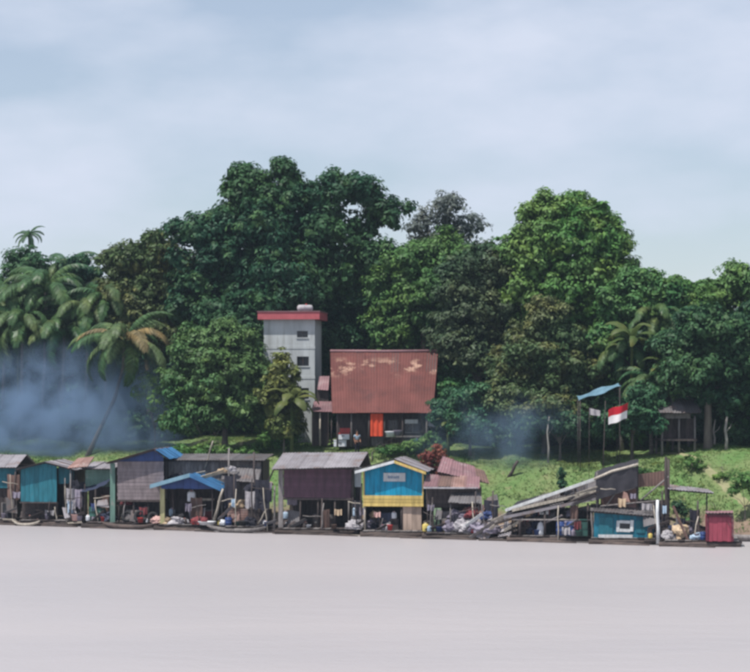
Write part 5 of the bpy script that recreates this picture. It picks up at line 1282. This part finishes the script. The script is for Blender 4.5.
t = thing('potted_plant', 'dark green plant in a pot standing on the roof under the sluice', 'plant', (*at(562, 2.2)[:2], zpx(562, 494, 2.2)))
lathe('pot', t, [(.14, -.1), (.2, .22), (.22, .24), (.18, .24)], iron, 12)
tube('stem', t, [(0, 0, .1), (.03, 0, .6), (0, 0, 1.2)], [.04, .03, .015], bark, 6)
link('leaves', quads_np('leaves', foliage([(0, 0, .6, .30, .25, .3), (.02, 0, 1.1, .24, .22, .35), (-.1, 0, 1.5, .15, .15, .2)], 55, .2, .22, 14, 1, .4), leaf_deep), t)
hung('pale cloth hung in the gap right of the canopy', 642, 652, 503, 510, 1.6, cloth_white, 45)
hung('small yellowish cloth hung below the black canopy', 618, 626, 498, 507, .35, cloth_tan, 46)
# -- debris raft
board('rusty brown beam slanting down to the raft left of the booth', 673, 506, 689, 543, .25, .22, tin_rust, face=.9)
board('dark long beam slanting toward the red booth', 668, 518, 708, 529, .9, .26, wood_dark, face=.9)
heap('tan_sack', 'pale tan sack under the slanting beams', 'sack', 681, .8, .55, .62, cloth_tan, 47)
heap('white_bag', 'white bag on deck just left of the red booth', 'bag', 697, .5, .42, .30, cloth_paleblue, 48)
heap('white_bag', 'pale bag at the foot of the white pole', 'bag', 668, .4, .40, .36, cloth_white, 49)
crate('low slatted crate between the bag and the red booth', 700, 1.2, .9, .75, .6, wood_pale)
board('short pale plank on deck near the rusty beam', 664, 541, 690, 544, .35, .25, wood_pale)
heap('lilac_heap', 'grey lilac netting heap behind the white bag', 'net', 690, 1.2, .55, .55, cloth_lilac, 50, rough=.4)
tyre('black tyre leaning by the white pole of the cabin', 672, .7, .38)
drum('blue drum behind the red booth side', 703, .35, plastic_blue, .18, .5)

# -- loose logs floating along the raft fronts
for k, (px, d, ln, rr, rz_, where) in enumerate(((8, -.5, 2.6, .13, -.35, 'below the leftmost teal shack'), (58, -.45, 3.2, .15, -.45, 'before the washing of the teal shack'), (104, -.9, 2.2, .10, -.3, 'off the pale green shack'), (180, -.5, 3.6, .15, -.44, 'in front of the blue roofed stall'),
        (205, -.95, 1.8, .09, -.6, 'drifting off the blue roofed stall'), (298, -.5, 3.8, .15, -.43, 'in front of the plum house left part'), (338, -.55, 3.0, .12, -.5, 'in front of the plum house right part'), (392, -.45, 3.6, .15, -.44, 'before the blue gable house'), (412, -.9, 1.6, .08, -.2, 'drifting off the blue gable house'),
        (455, -.5, 3.0, .14, -.46, 'before the lilac scrap heap'), (498, -.55, 2.6, .12, -.3, 'where scrap heap meets the sluice'), (548, -.45, 3.8, .15, -.43, 'before the sluice raft'), (622, -.45, 3.6, .14, -.44, 'before the low blue cabin'), (690, -.5, 3.2, .13, -.42, 'before the debris left of the red booth'))):
    p = at(px, d, 0.02); o = link('floating_log', mesh('floating_log', *tube_data([(-ln/2, 0, -.02), (-ln*.2, .05, .01), (ln*.2, -.03, 0), (ln/2, .02, -.03)], [rr*.85, rr, rr*.95, rr*.75], 9), wood_log, True), None, p, (0, 0, rz_))
    tag(o, 'dark floating log '+where, 'log', 'logs floating along the rafts')
# -- odds and ends on every raft, one of each kind per place
_cr = random.Random(77)
RAGS = [cloth_lilac, cloth_dark, cloth_white, cloth_blue, cloth_red, cloth_lilac, cloth_paleblue, cloth_dark, cloth_tan, cloth_lilac, cloth_pink]
ZONES = [(0, 17, 470, 522, 'at the teal shack cut by the left edge'), (20, 62, 503, 524, 'under the teal gabled shack'), (62, 86, 478, 526, 'by the washing between teal and green shacks'), (86, 114, 488, 527, 'under the pale green shack'),
         (116, 158, 500, 530, 'under the mauve boarded house'), (160, 215, 492, 532, 'at the blue roofed stall'), (216, 246, 470, 533, 'just right of the blue roofed stall'), (246, 278, 476, 535, 'left of the plum house'),
         (280, 350, 500, 536, 'under the plum house'), (350, 364, 488, 538, 'in the gap between plum and blue houses'), (364, 402, 508, 538, 'in the open front of the blue gable house'), (424, 450, 500, 540, 'right beside the blue gable house'),
         (446, 482, 496, 541, 'at the left half of the scrap heap'), (480, 510, 496, 543, 'at the right half of the scrap heap'), (510, 552, 506, 544, 'under the lower end of the sluice'), (552, 594, 500, 545, 'under the upper part of the sluice'),
         (600, 640, 484, 512, 'under the black canopy'), (640, 668, 490, 544, 'by the white cabin pole'), (668, 706, 506, 547, 'left of the red booth')]
for (a, b, y0, y1, where) in ZONES:
    r = _cr; q = lambda u: a+(b-a)*u; dz = y1-y0
    if where != 'under the black canopy':
        x = q(r.uniform(.1, .9)); pole('thin leaning stick '+where, x, y1-1, x+r.uniform(-7, 7), y0+dz*r.uniform(0, .35), r.uniform(.15, .5), r.uniform(.03, .05), r.choice([wood_grey, wood_pale, wood_dark]), 'leaning_stick')
        x = q(r.uniform(.15, .85)); pole('dark upright stake '+where, x, y1, x+r.uniform(-1.5, 1.5), y0-r.uniform(-4, 6), r.uniform(.5, 1.0), r.uniform(.045, .07), wood_dark, 'upright_stake')
        x = q(r.uniform(.2, .8)); tub('small bucket standing '+where, x, r.uniform(.2, .4), r.choice([iron, plastic_blue, plastic_green, cloth_lilac, plastic_red]), r.uniform(.15, .22), r.uniform(.25, .36), name='bucket')
        x = q(r.uniform(.15, .85)); heap('net_pile', 'dark crumpled net pile '+where, 'net', x, r.uniform(.5, 1.1), r.uniform(.3, .6), r.uniform(.25, .5), r.choice([cloth_dark, cloth_dark, tarp_navy, wood_dark]), r.randrange(99), rough=.4, group='net piles on the rafts')
        x = q(r.uniform(.0, .4)); w_ = min(b-a, 22); yy = y1-dz*r.uniform(.05, .3); board('dark slanting board '+where, x, yy, x+w_*r.uniform(.6, 1.1), yy-r.uniform(2, 14), r.uniform(.1, .4), r.uniform(.14, .26), r.choice([wood_dark, tin_dark]), 'slanting_board', 'board', face=.9, group='slanting boards on the rafts')
    x = q(r.uniform(.1, .6)); w_ = r.uniform(7, 14); yy = y1-dz*r.uniform(.15, .55); h_ = r.uniform(6, 13)
    scrap('small dark rusted sheet '+where, [(x, yy), (x+w_, yy+r.uniform(-4, 4)), (x+w_+r.uniform(-3, 3), yy-h_), (x+r.uniform(-3, 3), yy-h_+r.uniform(-4, 4))], r.uniform(.3, .9), r.choice([tin_dark, tin_rust, tin_dark, tin_grey]), (0, 0, .25, .25))
    x = q(r.uniform(.1, .8)); yy = y0+dz*r.uniform(.1, .5); w_ = r.uniform(4, 8)
    hung('faded rag hanging '+where, x, x+w_, yy, yy+r.uniform(5, 11), r.uniform(.2, .7), RAGS[ZONES.index((a, b, y0, y1, where)) % len(RAGS)], r.randrange(99))
for n_, (a, b, y0, y1, where) in enumerate(ZONES):
    r = _cr; dz = y1-y0; q = lambda u: a+(b-a)*u
    if where != 'under the black canopy':
        x = q(r.uniform(.1, .6)); yy = y0+dz*r.uniform(.05, .3); hung('dark patched screen cloth '+where, x, x+r.uniform(8, 15), yy, yy+dz*r.uniform(.45, .65), r.uniform(.7, 1.3), r.choice([cloth_dark, tarp_navy, black_tarp, tin_brown]), r.randrange(99), 'screen_cloth')
        x = q(r.uniform(.0, .3)); board('long grey board lying along the deck '+where, x, y1-2.5, x+(b-a)*r.uniform(.5, .8), y1-1.5-r.uniform(0, 2), r.uniform(.1, .25), r.uniform(.15, .25), r.choice([wood_grey, wood_pale, wood_dark]), 'deck_board', 'board', face=.6, group='boards lying on the decks')
        x = q(r.uniform(.1, .9)); jug('dull small jerrycan '+where, x, r.uniform(.25, .6), r.choice([plastic_white, plastic_blue, plastic_yellow, cloth_lilac, iron]), r.uniform(.28, .42), rz=r.uniform(-1, 1))
    x = q(r.uniform(.2, .7)); yy = y0+dz*r.uniform(.2, .5); pole('thin crossing rail '+where, x-r.uniform(6, 12), yy+r.uniform(-3, 3), x+r.uniform(6, 14), yy+r.uniform(-3, 3), r.uniform(.2, .8), .03, r.choice([wood_grey, wood_dark, wood_pale]), 'thin_rail')
# tangle of boards and dark sheets sliding down from the dredge
for k in range(24):
    r = _cr; x = r.uniform(486, 588); top = 512-(x-500)*.30; yy = r.uniform(top+4, min(540, top+26)); ln = r.uniform(14, 34)
    board('weathered board in the tangle below the sluice chute', x-ln*.5, yy+ln*r.uniform(.08, .30), x+ln*.5, yy-ln*r.uniform(.10, .34), r.uniform(-.05, 1.6), r.uniform(.10, .22), r.choice([wood_grey, wood_dark, wood_dark, wood_pale, tin_dark, tin_grey]), 'tangled_board', 'board', face=r.uniform(.5, 1.3), group='boards tangled below the sluice')
for k in range(10):
    r = _cr; x = r.uniform(488, 580); top = 512-(x-500)*.28; yy = r.uniform(top+8, top+22); w_ = r.uniform(10, 20)
    scrap('dark bent sheet in the tangle below the sluice chute', [(x, yy+4), (x+w_, yy-r.uniform(0, 5)), (x+w_+2, yy-9), (x+1, yy-r.uniform(3, 7))], r.uniform(.3, 1.5), r.choice([tin_dark, black_tarp, tarp_navy, tin_dark, cloth_lilac]), (0, 0, .4, .4), 'bent_sheet')

# -- in front of the maroon house
def bank_at(px, d): Y = Yd(px, d); x = (px-CX)*Y/F; return (x, Y, gz(x, Y))
def cool_box(label, px, py, d, w_, h_, mat, lidm):
    Y = Yd(px, d); x = (px-CX)*Y/F
    t = thing('ice_box', label, 'box', (x, Y, PT(px, py, Y).z), -.05, 'boxes in front of the maroon house')
    slab('body', t, -w_/2, w_/2, 0, .5, 0, h_*.8, mat); slab('lid', t, -w_/2-.02, w_/2+.02, -.02, .52, h_*.8+.003, h_, lidm)
    box('handle', t, -.1, .1, -.05, -.003, h_*.5, h_*.6, iron); return t
cool_box('white box lowest in front of the maroon house', 340, 446.5, 18.0, .95, .5, plastic_white, plastic_white)
cool_box('white box with red lid stacked on the lowest box', 343, 439.5, 18.0, .95, .5, plastic_white, plastic_red)
cool_box('red box on top of the white boxes', 345, 432.5, 18.0, .75, .32, plastic_red, plastic_red)
for px, py, w_, lab in ((391, 437, .9, 'white basket on the porch right of the orange curtain'), (398, 436, .7, 'grey white basket second right of the orange curtain')):
    Y = Yd(px, 18.5); o = lathe('porch_basket', None, [(w_*.34, 0), (w_*.5, .38), (w_*.52, .42), (w_*.48, .42), (w_*.3, .04)], plastic_white if px < 395 else cloth_lilac, 14, PT(px, py, Y))
    tag(o, lab, 'basket', 'baskets on the porch')
# motorbike parked on the porch, half in shade
t = thing('motorbike', 'dark motorbike parked at the right end of the porch', 'motorbike', bank_at(412, 18.3), .15)
for xx in (-.6, .6):
    wv = []; wf = []
    for i in range(18):
        a = 2*PI*i/18
        for k in range(6):
            b = 2*PI*k/6; q = .25+.05*math.cos(b); wv.append((xx+q*math.cos(a), .05*math.sin(b), .3+q*math.sin(a)))
    for i in range(18):
        for k in range(6): wf.append((i*6+k, ((i+1) % 18)*6+k, ((i+1) % 18)*6+(k+1) % 6, i*6+(k+1) % 6))
    o = link('wheel', mesh('wheel', wv, wf, rubber, True), t); lathe('hub', o, [(.05, -.05), (.05, .05)], iron, 8, (xx, .0, .3), (R(90), 0, 0))
tube('frame', t, [(-.6, 0, .3), (-.25, 0, .55), (.2, 0, .5), (.42, 0, .85), (.6, 0, .3)], .05, iron, 6)
link('seat', blob_mesh(3, .38, .14, .10, rubber, .1), t, (-.25, 0, .68)); link('fairing', blob_mesh(5, .22, .16, .24, plastic_blue, .15), t, (.36, 0, .62))
tube('handlebar', t, [(.40, -.32, 1.02), (.46, 0, .95), (.40, .32, 1.02)], .025, iron, 6); slab('engine', t, -.15, .15, -.1, .1, .28, .5, iron)

# -- person in pale shirt standing before the maroon house
def skinned(name, joints, edges, mat, parent, sub=1):
    me = bpy.data.meshes.new(name); bm = bmesh.new(); ly = bm.verts.layers.skin.verify(); vs = []
    for i, (x, y, z, r) in enumerate(joints):
        v = bm.verts.new((x, y, z)); v[ly].radius = (r, r) if not isinstance(r, tuple) else r; v[ly].use_root = (i == 0); vs.append(v)
    for a, b in edges: bm.edges.new((vs[a], vs[b]))
    bm.to_mesh(me); bm.free(); me.materials.append(mat)
    o = link(name, me, parent); m = o.modifiers.new('skin', 'SKIN'); m.use_smooth_shade = True
    s = o.modifiers.new('sub', 'SUBSURF'); s.levels = s.render_levels = sub; return o
pp = bank_at(357, 17.4)
t = thing('person', 'person in pale blue shirt and dark trousers standing before the maroon house', 'person', pp, .5)
J = [(0, 0, .92, (.15, .11)), (0, 0, 1.15, (.14, .10)), (0, 0, 1.38, (.16, .10)), (0, .0, 1.47, .055), (0, -.01, 1.56, .075), (0, -.015, 1.66, .095), (0, -.01, 1.73, .06),
     (-.19, 0, 1.38, .055), (-.24, .02, 1.12, .045), (-.22, -.08, .90, .035), (-.215, -.11, .82, .03), (.19, 0, 1.38, .055), (.25, .02, 1.13, .045), (.20, -.14, .98, .035), (.17, -.21, .93, .03),
     (-.09, 0, .84, .095), (-.10, -.01, .48, .06), (-.10, .02, .10, .045), (-.10, -.12, .04, .04), (.09, 0, .84, .095), (.11, -.04, .48, .06), (.12, 0, .10, .045), (.13, -.14, .04, .04), (0, -.10, 1.655, .018)]
E = [(0, 1), (1, 2), (2, 3), (3, 4), (4, 5), (5, 6), (2, 7), (7, 8), (8, 9), (9, 10), (2, 11), (11, 12), (12, 13), (13, 14), (0, 15), (15, 16), (16, 17), (17, 18), (0, 19), (19, 20), (20, 21), (21, 22), (5, 23)]
for hx, base in ((-1, 10), (1, 14)):
    bx, by, bz = J[base][:3]
    for k in range(5):
        ox = (k-2)*.016; dn = -.07-.01*(2-abs(k-2)) if k else -.045; fy = -.02
        J.append((bx+ox*.9+(hx*-.03 if k == 0 else 0), by+fy, bz+dn*.5, .009)); E.append((base, len(J)-1))
        J.append((bx+ox+(hx*-.03 if k == 0 else 0), by+fy*1.8, bz+dn, .0075)); E.append((len(J)-2, len(J)-1))
skinned('body', J, E, skin, t)
skinned('shirt', [(0, 0, .98, (.175, .13)), (0, 0, 1.18, (.165, .125)), (0, 0, 1.38, (.175, .12)), (0, 0, 1.45, .085), (-.20, 0, 1.385, .075), (-.235, .015, 1.22, .068), (.20, 0, 1.385, .075), (.24, .015, 1.22, .068)], [(0, 1), (1, 2), (2, 3), (2, 4), (4, 5), (2, 6), (6, 7)], cloth_paleblue, t)
skinned('trousers', [(0, 0, .97, (.16, .125)), (-.09, 0, .83, .112), (-.10, -.01, .48, .078), (-.10, .02, .12, .066), (.09, 0, .83, .112), (.11, -.04, .48, .078), (.12, 0, .12, .066)], [(0, 1), (1, 2), (2, 3), (0, 4), (4, 5), (5, 6)], cloth_dark, t)
link('hair', blob_mesh(8, .10, .115, .085, hair_m, .06), t, (0, .015, 1.665))

# ================================================================== SMOKE
def smoke(name, label, px0, px1, py0, py1, d, depth, dens, col, seed, lo, hi):
    """soft drifting smoke: a lumpy closed body filled with an uneven volume"""
    a, b = PT(px0, py1, Yd(px0, d)), PT(px1, py0, Yd(px1, d)); c = (a+b)/2; Y = (a.y+b.y)/2
    hx, hz = (px1-px0)*Y/F/2, (py1-py0)*Y/F/2
    o = link(name, mesh(name, [(x*2*hx, y*2*depth, z*2*hz) for x, y, z in BOXV], BOXF, make_smoke(name+'_volume', dens, col, seed, hx, depth, hz, lo, hi)), None, (c.x, Y, c.z), (0, 0, -.42))
    o['kind'] = 'stuff'; o['label'] = label; o['category'] = 'smoke'
def make_smoke(name, dens, col, seed, hx, hy, hz, lo, hi):
    m, n, out = nodes_of(name)
    tc = N(n, 'ShaderNodeTexCoord'); t = N(n, 'ShaderNodeTexNoise'); t.inputs['Scale'].default_value = .36; t.inputs['Detail'].default_value = 3.5
    mp = N(n, 'ShaderNodeMapping'); mp.inputs['Location'].default_value = (seed*3.7, seed*1.3, seed)
    n.links.new(tc.outputs['Object'], mp.inputs['Vector']); n.links.new(mp.outputs['Vector'], t.inputs['Vector'])
    dv = N(n, 'ShaderNodeVectorMath', operation='DIVIDE'); dv.inputs[1].default_value = (hx, hy, hz); n.links.new(tc.outputs['Object'], dv.inputs[0])
    ln = N(n, 'ShaderNodeVectorMath', operation='LENGTH'); n.links.new(dv.outputs[0], ln.inputs[0])
    fall = N(n, 'ShaderNodeMapRange'); fall.interpolation_type = 'SMOOTHSTEP'
    for k, v in (('From Min', 1.0), ('From Max', .10), ('To Min', 0), ('To Max', 1)): fall.inputs[k].default_value = v
    n.links.new(ln.outputs['Value'], fall.inputs['Value'])
    nr = N(n, 'ShaderNodeMapRange'); nr.interpolation_type = 'SMOOTHSTEP'
    for k, v in (('From Min', lo), ('From Max', hi), ('To Min', .06), ('To Max', 1)): nr.inputs[k].default_value = v
    n.links.new(t.outputs['Fac'], nr.inputs['Value'])
    mu = N(n, 'ShaderNodeMath', operation='MULTIPLY'); n.links.new(fall.outputs[0], mu.inputs[0]); n.links.new(nr.outputs[0], mu.inputs[1])
    m2 = N(n, 'ShaderNodeMath', operation='MULTIPLY'); n.links.new(mu.outputs[0], m2.inputs[0]); m2.inputs[1].default_value = dens
    pv = N(n, 'ShaderNodeVolumePrincipled'); pv.inputs['Color'].default_value = (*col, 1); pv.inputs['Anisotropy'].default_value = 0.0
    n.links.new(m2.outputs[0], pv.inputs['Density']); n.links.new(pv.outputs[0], out.inputs['Volume']); return m
smoke('smoke', 'blue grey smoke bank drifting under the palms at the left', -120, 245, 330, 500, 19.0, 3.2, 1.15, (.27, .40, .60), 1, .36, .62)
smoke('smoke', 'thin blue smoke drifting right of the maroon house', 385, 610, 380, 490, 16.6, 2.0, .42, (.28, .41, .58), 2, .40, .66)

# ================================================================== UNDERGROWTH AND AIR
def undergrowth():
    r = random.Random(21); lob = []
    for k in range(260):
        px = -150 + 1060*k/260 + r.uniform(-4, 4); d = r.uniform(24 if px > 440 or px < 190 else 33, 38); Y = Yd(px, d); x = (px-CX)*Y/F; h = r.uniform(.9, 2.4)
        lob.append((x, Y, gz(x, Y)+h*.6, r.uniform(1.2, 2.2), 1.2, h))
    o = link('undergrowth', quads_np('undergrowth', foliage(lob, 5, .46, .8, 22, .9, .5, .2), leaf_deep)); o['kind'] = 'stuff'
    o['label'] = 'dark undergrowth at the feet of the bank trees'; o['category'] = 'undergrowth'
undergrowth()
def haze(dens):
    m, n, out = nodes_of('river_haze'); pv = N(n, 'ShaderNodeVolumePrincipled'); pv.inputs['Color'].default_value = (.62, .80, 1, 1)
    pv.inputs['Density'].default_value = dens; n.links.new(pv.outputs[0], out.inputs['Volume'])
    o = link('haze', mesh('haze', box_data(-1600, 1600, -1300, 1700, -8, 33)[0], BOXF, m)); o['kind'] = 'stuff'
    o['label'] = 'thin pale blue haze over the river'; o['category'] = 'haze'
haze(.00011)
